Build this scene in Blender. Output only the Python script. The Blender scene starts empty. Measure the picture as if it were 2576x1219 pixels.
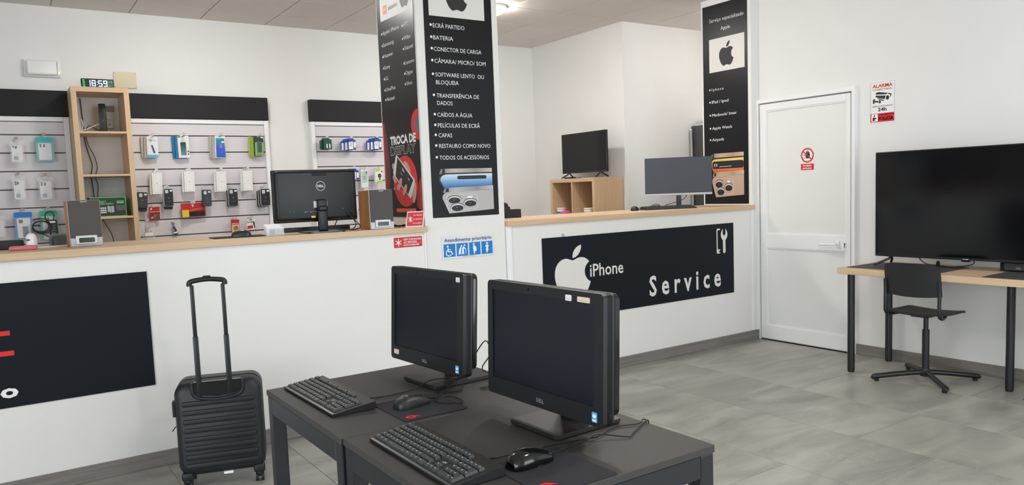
import bpy, bmesh, math, random
from math import sin, cos, pi, radians
from mathutils import Matrix, Vector
random.seed(7)
SC = bpy.context.scene
COL = SC.collection

# ------------------------------------------------------------------ camera
FPX, CYPX = 1929.7, 651.2
YAW, PITCH, ROLL = 0.5909, 0.09003, -0.03817
fw = Vector((sin(YAW)*cos(PITCH), cos(YAW)*cos(PITCH), -sin(PITCH)))
rt = Vector((cos(YAW), -sin(YAW), 0.0)); up = rt.cross(fw)
rt, up = rt*cos(ROLL)+up*sin(ROLL), -rt*sin(ROLL)+up*cos(ROLL)
cd = bpy.data.cameras.new('camera'); cam = bpy.data.objects.new('camera', cd); COL.objects.link(cam)
cam.matrix_world = Matrix(((rt.x, up.x, -fw.x, 0), (rt.y, up.y, -fw.y, 0), (rt.z, up.z, -fw.z, 1.45), (0, 0, 0, 1)))
cd.sensor_width = 36; cd.lens = FPX/2576*36; cd.shift_y = (CYPX-609.5)/2576
cd.clip_start = 0.02
SC.camera = cam

# ------------------------------------------------------------------ sky, exposure
SKY, LAMP, EXPO = 5.2, 76.0, 0.36
wd = bpy.data.worlds.new('World'); SC.world = wd; wd.use_nodes = True
bg = wd.node_tree.nodes['Background']; bg.inputs[0].default_value = (0.85, 0.935, 1.0, 1); bg.inputs[1].default_value = SKY
SC.view_settings.view_transform = 'Standard'; SC.view_settings.look = 'None'
SC.view_settings.gamma = 1; SC.view_settings.use_curve_mapping = False; SC.view_settings.exposure = EXPO
def window_light(name, loc, rot, sx, sy):
    l = bpy.data.lights.new(name, 'AREA'); l.shape = 'RECTANGLE'; l.size = sx; l.size_y = sy
    l.cycles.is_portal = True
    o = bpy.data.objects.new(name, l); COL.objects.link(o); o.location = loc; o.rotation_euler = rot
window_light('sky_portal_left', (-4.02, -0.3, 1.5), (0, -pi/2, 0), 2.4, 5.2)
window_light('sky_portal_front', (3.2, -3.22, 1.5), (pi/2, 0, 0), 3.2, 2.4)

# ------------------------------------------------------------------ materials
def s2l(c):
    c /= 255.0
    return c/12.92 if c <= 0.04045 else ((c+0.055)/1.055)**2.4
MATS = {}
def M(name, rgb, rough=0.5, metal=0.0, spec=0.5, var=0.0, scale=40.0, bump=0.0, coat=0.0, alpha=1.0, emit=0.0, trans=0.0):
    if name in MATS: return MATS[name]
    m = bpy.data.materials.new(name); m.use_nodes = True
    nt = m.node_tree; b = nt.nodes['Principled BSDF']
    col = (s2l(rgb[0]), s2l(rgb[1]), s2l(rgb[2]), 1)
    b.inputs['Base Color'].default_value = col
    b.inputs['Roughness'].default_value = rough; b.inputs['Metallic'].default_value = metal
    b.inputs['Specular IOR Level'].default_value = spec
    b.inputs['Coat Weight'].default_value = coat; b.inputs['Alpha'].default_value = alpha
    b.inputs['Transmission Weight'].default_value = trans
    if emit:
        b.inputs['Emission Color'].default_value = col; b.inputs['Emission Strength'].default_value = emit
    if var or bump:
        tc = nt.nodes.new('ShaderNodeTexCoord'); nz = nt.nodes.new('ShaderNodeTexNoise')
        nz.inputs['Scale'].default_value = scale; nz.inputs['Detail'].default_value = 4
        nt.links.new(tc.outputs['Object'], nz.inputs['Vector'])
        if var:
            rp = nt.nodes.new('ShaderNodeValToRGB')
            rp.color_ramp.elements[0].position = 0.3; rp.color_ramp.elements[1].position = 0.7
            rp.color_ramp.elements[0].color = tuple(x*(1-var) for x in col[:3])+(1,)
            rp.color_ramp.elements[1].color = tuple(min(1, x*(1+var)) for x in col[:3])+(1,)
            nt.links.new(nz.outputs['Fac'], rp.inputs['Fac']); nt.links.new(rp.outputs['Color'], b.inputs['Base Color'])
        if bump:
            bp = nt.nodes.new('ShaderNodeBump'); bp.inputs['Strength'].default_value = bump; bp.inputs['Distance'].default_value = 0.004
            nt.links.new(nz.outputs['Fac'], bp.inputs['Height']); nt.links.new(bp.outputs['Normal'], b.inputs['Normal'])
    MATS[name] = m
    return m
def wood(name, a, b_, axis=0, rough=0.45):
    m = bpy.data.materials.new(name); m.use_nodes = True; nt = m.node_tree; b = nt.nodes['Principled BSDF']
    tc = nt.nodes.new('ShaderNodeTexCoord'); mp = nt.nodes.new('ShaderNodeMapping')
    sc = [26.0, 26.0, 26.0]; sc[axis] = 1.3; mp.inputs['Scale'].default_value = sc
    nz = nt.nodes.new('ShaderNodeTexNoise'); nz.inputs['Scale'].default_value = 1.6; nz.inputs['Detail'].default_value = 6
    nz.inputs['Distortion'].default_value = 0.6
    rp = nt.nodes.new('ShaderNodeValToRGB')
    rp.color_ramp.elements[0].position = 0.33; rp.color_ramp.elements[1].position = 0.72
    rp.color_ramp.elements[0].color = tuple(s2l(x) for x in a)+(1,); rp.color_ramp.elements[1].color = tuple(s2l(x) for x in b_)+(1,)
    nt.links.new(tc.outputs['Object'], mp.inputs['Vector']); nt.links.new(mp.outputs['Vector'], nz.inputs['Vector'])
    nt.links.new(nz.outputs['Fac'], rp.inputs['Fac']); nt.links.new(rp.outputs['Color'], b.inputs['Base Color'])
    b.inputs['Roughness'].default_value = rough
    MATS[name] = m
    return m
def gradient(name, stops, axis, lo, hi, rough=0.35):
    """flat print with a colour blend along one object axis (0=x, 2=z)"""
    m = bpy.data.materials.new(name); m.use_nodes = True; nt = m.node_tree; b = nt.nodes['Principled BSDF']
    tc = nt.nodes.new('ShaderNodeTexCoord'); sp = nt.nodes.new('ShaderNodeSeparateXYZ'); mr = nt.nodes.new('ShaderNodeMapRange')
    mr.inputs['From Min'].default_value = lo; mr.inputs['From Max'].default_value = hi
    rp = nt.nodes.new('ShaderNodeValToRGB'); e = rp.color_ramp.elements
    while len(e) < len(stops): e.new(0.5)
    for i, (p, c) in enumerate(stops):
        e[i].position = p; e[i].color = tuple(s2l(x) for x in c)+(1,)
    nt.links.new(tc.outputs['Object'], sp.inputs[0]); nt.links.new(sp.outputs[axis], mr.inputs['Value'])
    nt.links.new(mr.outputs[0], rp.inputs['Fac']); nt.links.new(rp.outputs['Color'], b.inputs['Base Color'])
    b.inputs['Roughness'].default_value = rough
    MATS[name] = m
    return m
def floor_material():
    m = bpy.data.materials.new('grey_porcelain'); m.use_nodes = True; nt = m.node_tree; b = nt.nodes['Principled BSDF']
    N = nt.nodes.new; L = nt.links.new
    ge = N('ShaderNodeNewGeometry'); oi = N('ShaderNodeObjectInfo')
    off = N('ShaderNodeVectorMath'); off.operation = 'SCALE'; off.inputs[0].default_value = (31, 17, 5)
    L(oi.outputs['Random'], off.inputs['Scale'])
    ad = N('ShaderNodeVectorMath'); ad.operation = 'ADD'; L(ge.outputs['Position'], ad.inputs[0]); L(off.outputs[0], ad.inputs[1])
    mp = N('ShaderNodeMapping'); mp.inputs['Rotation'].default_value = (0, 0, 0.55); mp.inputs['Scale'].default_value = (1.0, 3.2, 1)
    L(ad.outputs[0], mp.inputs['Vector'])
    n1 = N('ShaderNodeTexNoise'); n1.inputs['Scale'].default_value = 1.5; n1.inputs['Detail'].default_value = 7; n1.inputs['Distortion'].default_value = 0.8
    L(mp.outputs[0], n1.inputs['Vector'])
    r1 = N('ShaderNodeValToRGB'); e = r1.color_ramp.elements
    e[0].position = 0.28; e[0].color = tuple(s2l(x) for x in (128, 127, 122))+(1,)
    e[1].position = 0.66; e[1].color = tuple(s2l(x) for x in (168, 166, 157))+(1,)
    L(n1.outputs['Fac'], r1.inputs['Fac'])
    # thin pale veins
    wv = N('ShaderNodeTexNoise'); wv.inputs['Scale'].default_value = 0.8; wv.inputs['Detail'].default_value = 3; wv.inputs['Distortion'].default_value = 1.4
    L(mp.outputs[0], wv.inputs['Vector'])
    r2 = N('ShaderNodeValToRGB'); e = r2.color_ramp.elements
    e[0].position = 0.494; e[0].color = (0, 0, 0, 1); e[1].position = 0.5; e[1].color = (1, 1, 1, 1)
    x = e.new(0.506); x.color = (0, 0, 0, 1)
    L(wv.outputs['Fac'], r2.inputs['Fac'])
    ml = N('ShaderNodeMath'); ml.operation = 'MULTIPLY'; ml.inputs[1].default_value = 0.16; L(r2.outputs['Color'], ml.inputs[0])
    mx = N('ShaderNodeMixRGB'); mx.inputs[2].default_value = tuple(s2l(x) for x in (205, 200, 192))+(1,)
    L(ml.outputs[0], mx.inputs[0]); L(r1.outputs['Color'], mx.inputs[1]); L(mx.outputs[0], b.inputs['Base Color'])
    b.inputs['Roughness'].default_value = 0.38
    MATS['grey_porcelain'] = m
    return m

WALL = M('white_paint', (233, 232, 230), 0.75, var=0.012, scale=3, bump=0.05)
PLASTER = M('white_rough_plaster', (233, 231, 228), 0.8, var=0.015, scale=60, bump=0.35)
CEIL = M('ceiling_board', (224, 218, 212), 0.9, var=0.03, scale=220, bump=0.15)
CEILGRID = M('ceiling_grid', (226, 220, 212), 0.6)
FLOOR = floor_material()
GROUT = M('floor_grout', (170, 167, 160), 0.8)
BASEB = wood('grey_skirting', (112, 107, 102), (134, 129, 123), 0, 0.5)
OAK = wood('pale_oak', (202, 170, 136), (216, 187, 154), 0)
OAKV = wood('pale_oak_upright', (200, 168, 132), (216, 187, 152), 2)
LAMI = M('white_laminate', (232, 229, 226), 0.35, var=0.006, scale=2)
ALU = M('white_lacquered_metal', (240, 240, 240), 0.35)
DOORP = M('door_panel_white', (232, 233, 230), 0.45)
SLAT = M('slat_board', (216, 211, 214), 0.5)
SLOT = M('slot_shadow_gap', (120, 116, 118), 0.7)
HEAD = M('matt_black_header', (30, 29, 32), 0.6, spec=0.3)
POSTER = M('poster_black', (20, 20, 24), 0.32, spec=0.32)
SIGNB = M('sign_black', (17, 22, 29), 0.6, spec=0.22)
WHITE = M('print_white', (240, 240, 238), 0.5)
OFFW = M('print_off_white', (226, 223, 218), 0.5)
RED = M('print_red', (204, 32, 44), 0.45)
BRIGHTRED = M('print_bright_red', (222, 38, 40), 0.45)
BLUE = M('print_blue', (10, 122, 200), 0.45)
NAVY = M('print_navy', (38, 74, 122), 0.5)
INK = M('print_black', (34, 34, 36), 0.5)
INKGREY = M('print_grey', (110, 108, 108), 0.5)
BLACKP = M('black_plastic', (24, 25, 28), 0.42, var=0.05, scale=300)
BLACKG = M('black_gloss_plastic', (14, 15, 17), 0.16)
BLACKM = M('black_painted_metal', (26, 27, 30), 0.4)
BLACKF = M('black_matt_board', (58, 56, 54), 0.55, var=0.06, scale=160)
APRON = M('dark_blue_black_metal', (30, 32, 38), 0.42)
SCREENM = M('matt_screen', (12, 15, 30), 0.36)
SCREENG = M('glossy_screen', (6, 7, 10), 0.12, spec=0.32)
RUBBER = M('black_rubber', (22, 22, 24), 0.7)
CLOTH = M('mousepad_cloth', (36, 35, 42), 0.9, var=0.08, scale=500)
CASE = M('suitcase_shell', (26, 28, 34), 0.48, var=0.06, scale=260, bump=0.08)
CASEZ = M('suitcase_zip', (22, 22, 24), 0.75)
CHROME = M('chrome', (190, 190, 192), 0.22, 1.0)
SILVER = M('silver_plastic', (176, 176, 178), 0.35, 0.3)
GREYC = M('speaker_cloth', (86, 82, 80), 0.95, var=0.12, scale=700)
SPKW = wood('speaker_wood', (160, 104, 50), (182, 124, 66), 2)
CABLE = M('black_cable', (18, 18, 20), 0.5)
LAMPM = M('lamp_diffuser', (255, 250, 244), 0.4, emit=LAMP)

# ------------------------------------------------------------------ mesh helpers
class MB:
    def __init__(s): s.v = []; s.f = []
    def add(s, v, f):
        n = len(s.v); s.v += [tuple(p) for p in v]; s.f += [tuple(i+n for i in q) for q in f]; return s
    def box(s, x0, x1, y0, y1, z0, z1):
        v = [(x0, y0, z0), (x1, y0, z0), (x1, y1, z0), (x0, y1, z0), (x0, y0, z1), (x1, y0, z1), (x1, y1, z1), (x0, y1, z1)]
        return s.add(v, [(3, 2, 1, 0), (4, 5, 6, 7), (0, 1, 5, 4), (1, 2, 6, 5), (2, 3, 7, 6), (3, 0, 4, 7)])
    def rbox(s, x0, x1, y0, y1, z0, z1, r=0.003, seg=2):
        bm = bmesh.new(); t = MB().box(x0, x1, y0, y1, z0, z1)
        vs = [bm.verts.new(p) for p in t.v]
        for q in t.f: bm.faces.new([vs[i] for i in q])
        bmesh.ops.bevel(bm, geom=bm.edges[:], offset=min(r, 0.48*min(x1-x0, y1-y0, z1-z0)), segments=seg, profile=0.5, affect='EDGES')
        bm.verts.index_update()
        s.add([v.co[:] for v in bm.verts], [[v.index for v in f.verts] for f in bm.faces]); bm.free(); return s
    def cyl(s, p, q, r, r2=None, n=16):
        p = Vector(p); q = Vector(q); d = (q-p).normalized(); a = d.orthogonal().normalized(); b = d.cross(a)
        r2 = r if r2 is None else r2; v = []
        for c, rr in ((p, r), (q, r2)):
            for i in range(n):
                t = 2*pi*i/n; v.append(c+a*cos(t)*rr+b*sin(t)*rr)
        f = [(i, (i+1) % n, n+(i+1) % n, n+i) for i in range(n)]+[tuple(range(n-1, -1, -1)), tuple(range(n, 2*n))]
        return s.add(v, f)
    def tube(s, pts, r, n=8, sub=4, closed=False):
        P = [Vector(p) for p in pts]
        if sub > 1 and len(P) > 2:
            Q = []; m = len(P)
            for i in range(m if closed else m-1):
                g = (lambda k: P[k % m]) if closed else (lambda k: P[max(0, min(m-1, k))])
                a, b, c, d = g(i-1), g(i), g(i+1), g(i+2)
                for k in range(sub):
                    t = k/sub
                    Q.append(0.5*((2*b)+(c-a)*t+(2*a-5*b+4*c-d)*t*t+(3*b-a-3*c+d)*t**3))
            if not closed: Q.append(P[-1])
            P = Q
        v = []; m = len(P); ref = None
        for i, p in enumerate(P):
            d = (P[(i+1) % m]-P[i-1]) if closed else (P[min(i+1, m-1)]-P[max(i-1, 0)])
            d.normalize()
            a = d.orthogonal().normalized() if ref is None else (ref-d*ref.dot(d)).normalized()
            ref = a; b = d.cross(a)
            for k in range(n):
                t = 2*pi*k/n; v.append(p+a*cos(t)*r+b*sin(t)*r)
        f = []
        for i in range(m if closed else m-1):
            j = (i+1) % m
            for k in range(n):
                f.append((i*n+k, i*n+(k+1) % n, j*n+(k+1) % n, j*n+k))
        if not closed: f += [tuple(range(n-1, -1, -1)), tuple(range((m-1)*n, m*n))]
        return s.add(v, f)
    def prism(s, poly, y0, y1):
        """(x, z) outline with thickness from y0 (front) to y1"""
        n = len(poly)
        v = [(x, y0, z) for x, z in poly]+[(x, y1, z) for x, z in poly]
        return s.add(v, [tuple(range(n)), tuple(range(2*n-1, n-1, -1))]+[((i+1) % n, i, n+i, n+(i+1) % n) for i in range(n)])
    def slab(s, poly, z0, z1):
        """(x, y) outline with height"""
        n = len(poly)
        v = [(x, y, z0) for x, y in poly]+[(x, y, z1) for x, y in poly]
        return s.add(v, [tuple(range(n-1, -1, -1)), tuple(range(n, 2*n))]+[(i, (i+1) % n, n+(i+1) % n, n+i) for i in range(n)])
    def ring(s, outer, inner, y0, y1):
        """frame between two (x, z) outlines with the same number of points"""
        n = len(outer); v = [(x, y, z) for y in (y0, y1) for o in (outer, inner) for x, z in o]; f = []
        for i in range(n):
            j = (i+1) % n
            f += [(i, j, n+j, n+i), (2*n+j, 2*n+i, 3*n+i, 3*n+j), (j, i, 2*n+i, 2*n+j), (n+i, n+j, 3*n+j, 3*n+i)]
        return s.add(v, f)
    def lathe(s, prof, n=24, c=(0, 0, 0)):
        v = []; m = len(prof)
        for r, z in prof:
            for k in range(n):
                t = 2*pi*k/n; v.append((c[0]+r*cos(t), c[1]+r*sin(t), c[2]+z))
        f = [(i*n+k, i*n+(k+1) % n, (i+1)*n+(k+1) % n, (i+1)*n+k) for i in range(m-1) for k in range(n)]
        f += [tuple(range(n-1, -1, -1)), tuple(range((m-1)*n, m*n))]
        return s.add(v, f)
    def loft(s, rings):
        n = len(rings[0]); v = [p for r in rings for p in r]
        f = [(i*n+k, i*n+(k+1) % n, (i+1)*n+(k+1) % n, (i+1)*n+k) for i in range(len(rings)-1) for k in range(n)]
        f += [tuple(range(n-1, -1, -1)), tuple(range((len(rings)-1)*n, len(rings)*n))]
        return s.add(v, f)
    def mesh(s, name):
        me = bpy.data.meshes.new(name); me.from_pydata(s.v, [], s.f)
        bm = bmesh.new(); bm.from_mesh(me); bmesh.ops.recalc_face_normals(bm, faces=bm.faces[:]); bm.to_mesh(me); bm.free()
        return me
    def build(s, name, mat, parent=None, loc=(0, 0, 0), rot=(0, 0, 0), smooth=0):
        me = s.mesh(name); me.materials.append(mat)
        if smooth:
            me.polygons.foreach_set('use_smooth', [True]*len(me.polygons))
            try: me.set_sharp_from_angle(angle=radians(smooth))
            except Exception: pass
        return link(name, me, parent, loc, rot)
def link(name, me, parent=None, loc=(0, 0, 0), rot=(0, 0, 0)):
    o = bpy.data.objects.new(name, me); COL.objects.link(o)
    o.parent = parent; o.location = loc; o.rotation_euler = rot
    return o
def tag(o, label, cat, group=None):
    o['label'] = label; o['category'] = cat
    if group: o['group'] = group
    return o
def thing(name, label, cat, loc=(0, 0, 0), rz=0.0, group=None, rot=None):
    o = bpy.data.objects.new(name, None); COL.objects.link(o); o.empty_display_size = 0.05
    o.location = loc; o.rotation_euler = rot or (0, 0, rz)
    return tag(o, label, cat, group)
def struct(o):
    o['kind'] = 'structure'; return o
def sempty(name, loc=(0, 0, 0), rz=0.0):
    o = bpy.data.objects.new(name, None); COL.objects.link(o); o.location = loc; o.rotation_euler = (0, 0, rz)
    return struct(o)
def rr(x0, x1, z0, z1, r, n=5):
    P = []
    for cx, cz, a in ((x1-r, z1-r, 0), (x0+r, z1-r, pi/2), (x0+r, z0+r, pi), (x1-r, z0+r, 1.5*pi)):
        for k in range(n+1):
            t = a+pi/2*k/n; P.append((cx+r*cos(t), cz+r*sin(t)))
    return P
def ell(cx, cz, a, b, n=28, rot=0.0):
    return [(cx+a*cos(t)*cos(rot)-b*sin(t)*sin(rot), cz+a*cos(t)*sin(rot)+b*sin(t)*cos(rot)) for t in (2*pi*i/n for i in range(n))]
FRONT, FACELEFT = 0.0, -pi/2       # local -y looks at the viewer; panels on x-planes turn by a quarter

# flat print: polygon layers of paper thickness standing just proud of a panel
def flat(name, polys, mat, parent, y, t=0.0006):
    mb = MB()
    for i_, p in enumerate(polys): mb.prism(p, y-t-0.00006*i_, y-0.00002*i_)
    o = mb.build(name, mat, parent)
    if len(polys) > 1: o['kind'] = 'stuff'      # print: marks of one flat picture
    return o
TXT = {}
def text_data(s, bold):
    k = (s, bold)
    if k not in TXT:
        c = bpy.data.curves.new('t', 'FONT'); c.body = s; c.size = 1; c.offset = bold; c.resolution_u = 2; c.extrude = 0
        o = bpy.data.objects.new('t', c); COL.objects.link(o)
        me = bpy.data.meshes.new_from_object(o)
        v = [tuple(p.co[:2]) for p in me.vertices]; f = [tuple(p.vertices) for p in me.polygons]
        bpy.data.objects.remove(o); bpy.data.curves.remove(c); bpy.data.meshes.remove(me)
        TXT[k] = (v, f)
    return TXT[k]
CAPH = None
def text(name, s, x0, z, h, mat, parent, y, x1=None, bold=0.0, align='L', spread=1.0, rot=0.0, flatz=False):
    """lettering with baseline z, capital height h, from x0 (to x1 if given)"""
    global CAPH
    if CAPH is None: CAPH = max(p[1] for p in text_data('H', 0.0)[0])
    v, f = text_data(s, bold)
    if not v: return None
    a = min(p[0] for p in v); b = max(p[0] for p in v)
    k = h/CAPH; kx = k if x1 is None else (x1-x0)/(b-a)
    w = (b-a)*kx
    ox = x0 if (align == 'L' or x1 is not None) else (x0-w/2 if align == 'C' else x0-w)
    vv = []
    for p in v:
        px = (p[0]-a)*kx; pz = p[1]*k
        px, pz = px*cos(rot)-pz*sin(rot), px*sin(rot)+pz*cos(rot)
        vv.append((ox+px, z+pz, y) if flatz else (ox+px, y, z+pz))
    mb = MB(); mb.v = vv; mb.f = list(f)
    me = bpy.data.meshes.new(name); me.from_pydata(mb.v, [], mb.f); me.materials.append(mat)
    return link(name, me, parent)

def svg_apple():
    """leaf and fruit outlines, one unit high, centred on x"""
    def cub(p, a, b, c, n=7): return [((1-t)**3*p[0]+3*(1-t)**2*t*a[0]+3*(1-t)*t*t*b[0]+t**3*c[0], (1-t)**3*p[1]+3*(1-t)**2*t*a[1]+3*(1-t)*t*t*b[1]+t**3*c[1]) for t in (i/n for i in range(1, n+1))]
    def run(start, segs):
        P = [start]; p = start
        for s in segs:
            q = [(p[0]+s[i], p[1]+s[i+1]) for i in (0, 2, 4)]
            P += cub(p, *q); p = q[2]
        return P
    body = run((318.7, 268.7), [(-.2, -36.7, 16.4, -64.4, 50, -84.8), (-18.8, -26.9, -47.2, -41.7, -84.7, -44.6), (-35.5, -2.8, -74.3, 20.7, -88.5, 20.7), (-15, 0, -49.4, -19.7, -76.4, -19.7), (-55.8, .9, -115.1, 44.5, -115.1, 133.2), (0, 26.2, 4.8, 53.3, 14.4, 81.2), (12.8, 36.7, 59, 126.7, 107.2, 125.2), (25.2, -.6, 43, -17.9, 75.8, -17.9), (31.8, 0, 48.3, 17.9, 76.4, 17.9), (48.6, -.7, 90.4, -82.5, 102.6, -119.3), (-65.2, -30.7, -61.7, -90, -61.7, -91.9)])
    leaf = run((262.1, 104.5), [(27.3, -32.4, 24.8, -61.9, 24, -72.5), (-24.1, 1.4, -52, 16.4, -67.9, 34.9), (-17.5, 19.8, -27.8, 44.3, -25.6, 71.9), (26.1, 2, 49.9, -11.4, 69.5, -34.3)])
    k = 1/448.0
    g = lambda P: [((x-192)*k, (480-y)*k) for x, y in P][:-1]
    return g(body), g(leaf)
ABODY, ALEAF = svg_apple()
def apple(parent, cx, z0, h, mat, y, w=None):
    k = (w/0.83) if w else h
    flat('fruit_emblem', [[(cx+x*k, z0+z*h) for x, z in ABODY], [(cx+x*k, z0+z*h) for x, z in ALEAF]], mat, parent, y)

# ================================================================== THE ROOM
YB, XR, YC, ZC = 7.67, 5.79, 4.55, 3.14
X0, Y0, X1 = -4.0, -3.2, 6.9
# floor with single tiles
fl = struct(MB().box(X0-0.2, X1+0.2, Y0-0.2, YB+0.2, -0.1, -0.003).build('floor', GROUT))
TX, TY = 0.64, 1.28
tile = MB().rbox(0.0012, TX-0.0012, 0.0012, TY-0.0012, -0.012, 0.0, 0.0012, 1).mesh('tile'); tile.materials.append(FLOOR)
for i in range(-8, 11):
    for j in range(-3, 4):
        x = 0.69+TX*i; y = 0.70+TY*(j)+(0.43 if i % 2 else 0)
        if x+TX < X0 or x > X1 or y+TY < Y0 or y > 4.7: continue
        link('tile', tile, fl, (x, y, 0.0))
# ceiling: board tiles lying in a grid
ce = struct(MB().box(X0-0.2, X1+0.2, Y0-0.2, YB+0.2, ZC+0.012, ZC+0.12).build('ceiling', CEILGRID))
CT = 0.6
ctile = MB().rbox(0.0045, CT-0.0045, 0.0045, CT-0.0045, 0.0, 0.014, 0.003, 1).mesh('ceiling_tile'); ctile.materials.append(CEIL)
for i in range(-13, 5):
    for j in range(-11, 5):
        x = 4.74+CT*i; y = 6.02+CT*j
        if x+CT < X0 or y+CT < Y0: continue
        if x+CT > X1+0.3 or y+CT > YB+0.3: continue
        link('ceiling_tile', ctile, ce, (x, y, ZC))
# walls
struct(MB().box(X0-0.15, 5.545, YB, YB+0.15, 0, ZC+0.02).build('wall_back', WALL))
struct(MB().box(5.545, X1, 6.06, YB+0.15, 0, ZC+0.02).build('wall_alcove', WALL))
struct(MB().box(X1, X1+0.15, 4.3, 6.2, 0, ZC+0.02).build('wall_side_room', WALL))
struct(MB().box(XR, XR+0.2, Y0-0.15, YC, 0, ZC+0.02).build('wall_right', WALL))
struct(MB().box(XR+0.2, X1, YC-0.25, YC-0.1, 0, ZC+0.02).build('wall_side_room_front', WALL))
wl = MB().box(X0-0.15, X0, Y0, YB, 0, 0.3).box(X0-0.15, X0, Y0, YB, 2.7, ZC+0.02).box(X0-0.15, X0, Y0-0.15, -2.9, 0.3, 2.7).box(X0-0.15, X0, 2.3, YB, 0.3, 2.7)
struct(wl.build('wall_left', WALL))
wf = MB().box(X0, XR+0.2, Y0-0.15, Y0, 0, 0.3).box(X0, XR+0.2, Y0-0.15, Y0, 2.7, ZC+0.02).box(X0, 1.6, Y0-0.15, Y0, 0.3, 2.7).box(4.8, XR+0.2, Y0-0.15, Y0, 0.3, 2.7)
struct(wf.build('wall_front', WALL))
w1 = sempty('window_1')
for k in range(5):
    y = -2.9+1.3*k; MB().box(X0-0.11, X0-0.05, y-0.03, y+0.03, 0.3, 2.7).build('mullion', ALU, w1)
w2 = sempty('window_unseen_front')  # unseen front window, added and shifted to light the right counter
for k in range(5):
    x = 1.6+0.8*k; MB().box(x-0.03, x+0.03, Y0-0.11, Y0-0.05, 0.3, 2.7).build('mullion', ALU, w2)
# pillars: the free one between the counters and the end of the right wall
pil = struct(MB().rbox(2.37, 3.005, YC, 5.15, 0, ZC+0.02, 0.006, 2).build('pillar', PLASTER))
struct(MB().rbox(5.69, XR+0.19, YC, 5.12, 0, ZC+0.02, 0.004, 2).build('pillar_wall_end', WALL))
# skirting
struct(MB().rbox(X0, 2.36, YC-0.013, YC+0.001, 0, 0.085, 0.002, 1).build('baseboard_left', BASEB))
struct(MB().rbox(2.36, 3.02, YC-0.012, YC+0.001, 0, 0.085, 0.002, 1).build('baseboard_pillar', BASEB))
struct(MB().rbox(3.02, 5.775, YC-0.014, YC+0.001, 0, 0.085, 0.002, 1).build('baseboard_counter', BASEB))
bb = MB().rbox(XR-0.013, XR+0.001, Y0, 3.59, 0, 0.085, 0.002, 1).build('baseboard_right', wood('grey_skirting_side', (112, 107, 102), (134, 129, 123), 1, 0.5)); struct(bb)

# ------------------------------------------------------------------ door (structure) on the right wall; local x runs from far to near
dr = sempty('door_1', (XR, 4.075, 0), FACELEFT)      # local x = -(Y-4.075), local -y = into the room
MB().ring([(-0.482, 0.0), (-0.482, 2.168), (0.482, 2.168), (0.482, 0.0)], [(-0.452, 0.0), (-0.452, 2.132), (0.452, 2.132), (0.452, 0.0)], -0.034, 0.002).build('door_frame', ALU, dr)
MB().ring([(-0.452, 0.0), (-0.452, 2.132), (0.452, 2.132), (0.452, 0.0)], [(-0.443, 0.0), (-0.443, 2.123), (0.443, 2.123), (0.443, 0.0)], -0.012, 0.002).build('gap_strip', M('door_gap_grey', (150, 150, 150), 0.6), dr)
lf = MB()
for x0, x1, z0, z1 in ((-0.44, -0.376, 0.013, 2.12), (0.402, 0.44, 0.013, 2.12), (-0.376, 0.402, 0.013, 0.136), (-0.376, 0.402, 0.842, 0.968), (-0.376, 0.402, 2.062, 2.12)):
    lf.rbox(x0, x1, -0.03, 0.002, z0, z1, 0.002, 1)
leaf = lf.build('door_leaf', ALU, dr)
for z0, z1 in ((0.136, 0.842), (0.968, 2.062)):
    MB().box(-0.378, 0.404, -0.016, 0.002, z0-0.002, z1+0.002).build('door_panel', DOORP, dr)
    MB().ring(rr(-0.376, 0.402, z0, z1, 0.001, 1), rr(-0.366, 0.392, z0+0.01, z1-0.01, 0.001, 1), -0.024, -0.01).build('glazing_bead', ALU, dr)
hd = MB().rbox(0.322, 0.348, -0.044, -0.03, 0.868, 0.93, 0.006, 2).build('handle_plate', ALU, dr)
MB().cyl((0.335, -0.04, 0.9), (0.335, -0.085, 0.9), 0.009).tube([(0.335, -0.08, 0.9), (0.32, -0.086, 0.9), (0.26, -0.084, 0.899), (0.19, -0.078, 0.897)], 0.0095, 10).build('lever', ALU, hd, smooth=50)
lk = MB().prism(rr(0.383, 0.407, 0.865, 0.923, 0.0115, 5), -0.036, -0.03).build('lock_plate', ALU, dr)
MB().prism(ell(0.395, 0.903, 0.007, 0.008, 12), -0.038, -0.035).prism(rr(0.3915, 0.3985, 0.872, 0.9, 0.003), -0.038, -0.035).build('keyhole', M('brass_lock', (128, 112, 92), 0.35, 0.8), lk)

# no-entry sticker on the door and the alarm notice beside it
st = thing('door_sticker', 'round red no-entry sticker with raised hand on white door', 'sticker', (XR-0.017, 4.038, 1.52), FACELEFT)
flat('backing', [ell(0, 0.126, 0.064, 0.064, 36), rr(-0.064, 0.064, 0.0, 0.056, 0.002)], WHITE, st, 0)
mb = MB(); mb.ring(ell(0, 0.126, 0.062, 0.062, 36), ell(0, 0.126, 0.05, 0.05, 36), -0.0014, -0.0006); mb.build('red_ring', RED, st)
hand = [[(-0.012, 0.1), (0.022, 0.1), (0.026, 0.128), (0.02, 0.148), (-0.01, 0.142), (-0.018, 0.12)]]
for k, (x, h) in enumerate(((-0.008, 0.156), (0.000, 0.165), (0.009, 0.163), (0.018, 0.154))): hand.append([(x-0.0035, 0.135), (x+0.0035, 0.135), (x+0.0035, h), (x-0.0035, h)])
flat('hand_picture', hand, INK, st, -0.0006)
flat('face_picture', [[(-0.034, 0.122), (-0.022, 0.122), (-0.022, 0.135), (-0.034, 0.135)], [(-0.04, 0.1), (-0.02, 0.1), (-0.026, 0.107), (-0.036, 0.107)]], INKGREY, st, -0.0006)
flat('red_bar', [[(-0.043, 0.155), (-0.036, 0.163), (0.043, 0.097), (0.036, 0.089)]], RED, st, -0.0014)
flat('red_caption', [rr(-0.062, 0.062, 0.002, 0.054, 0.002)], RED, st, -0.0006)
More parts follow.
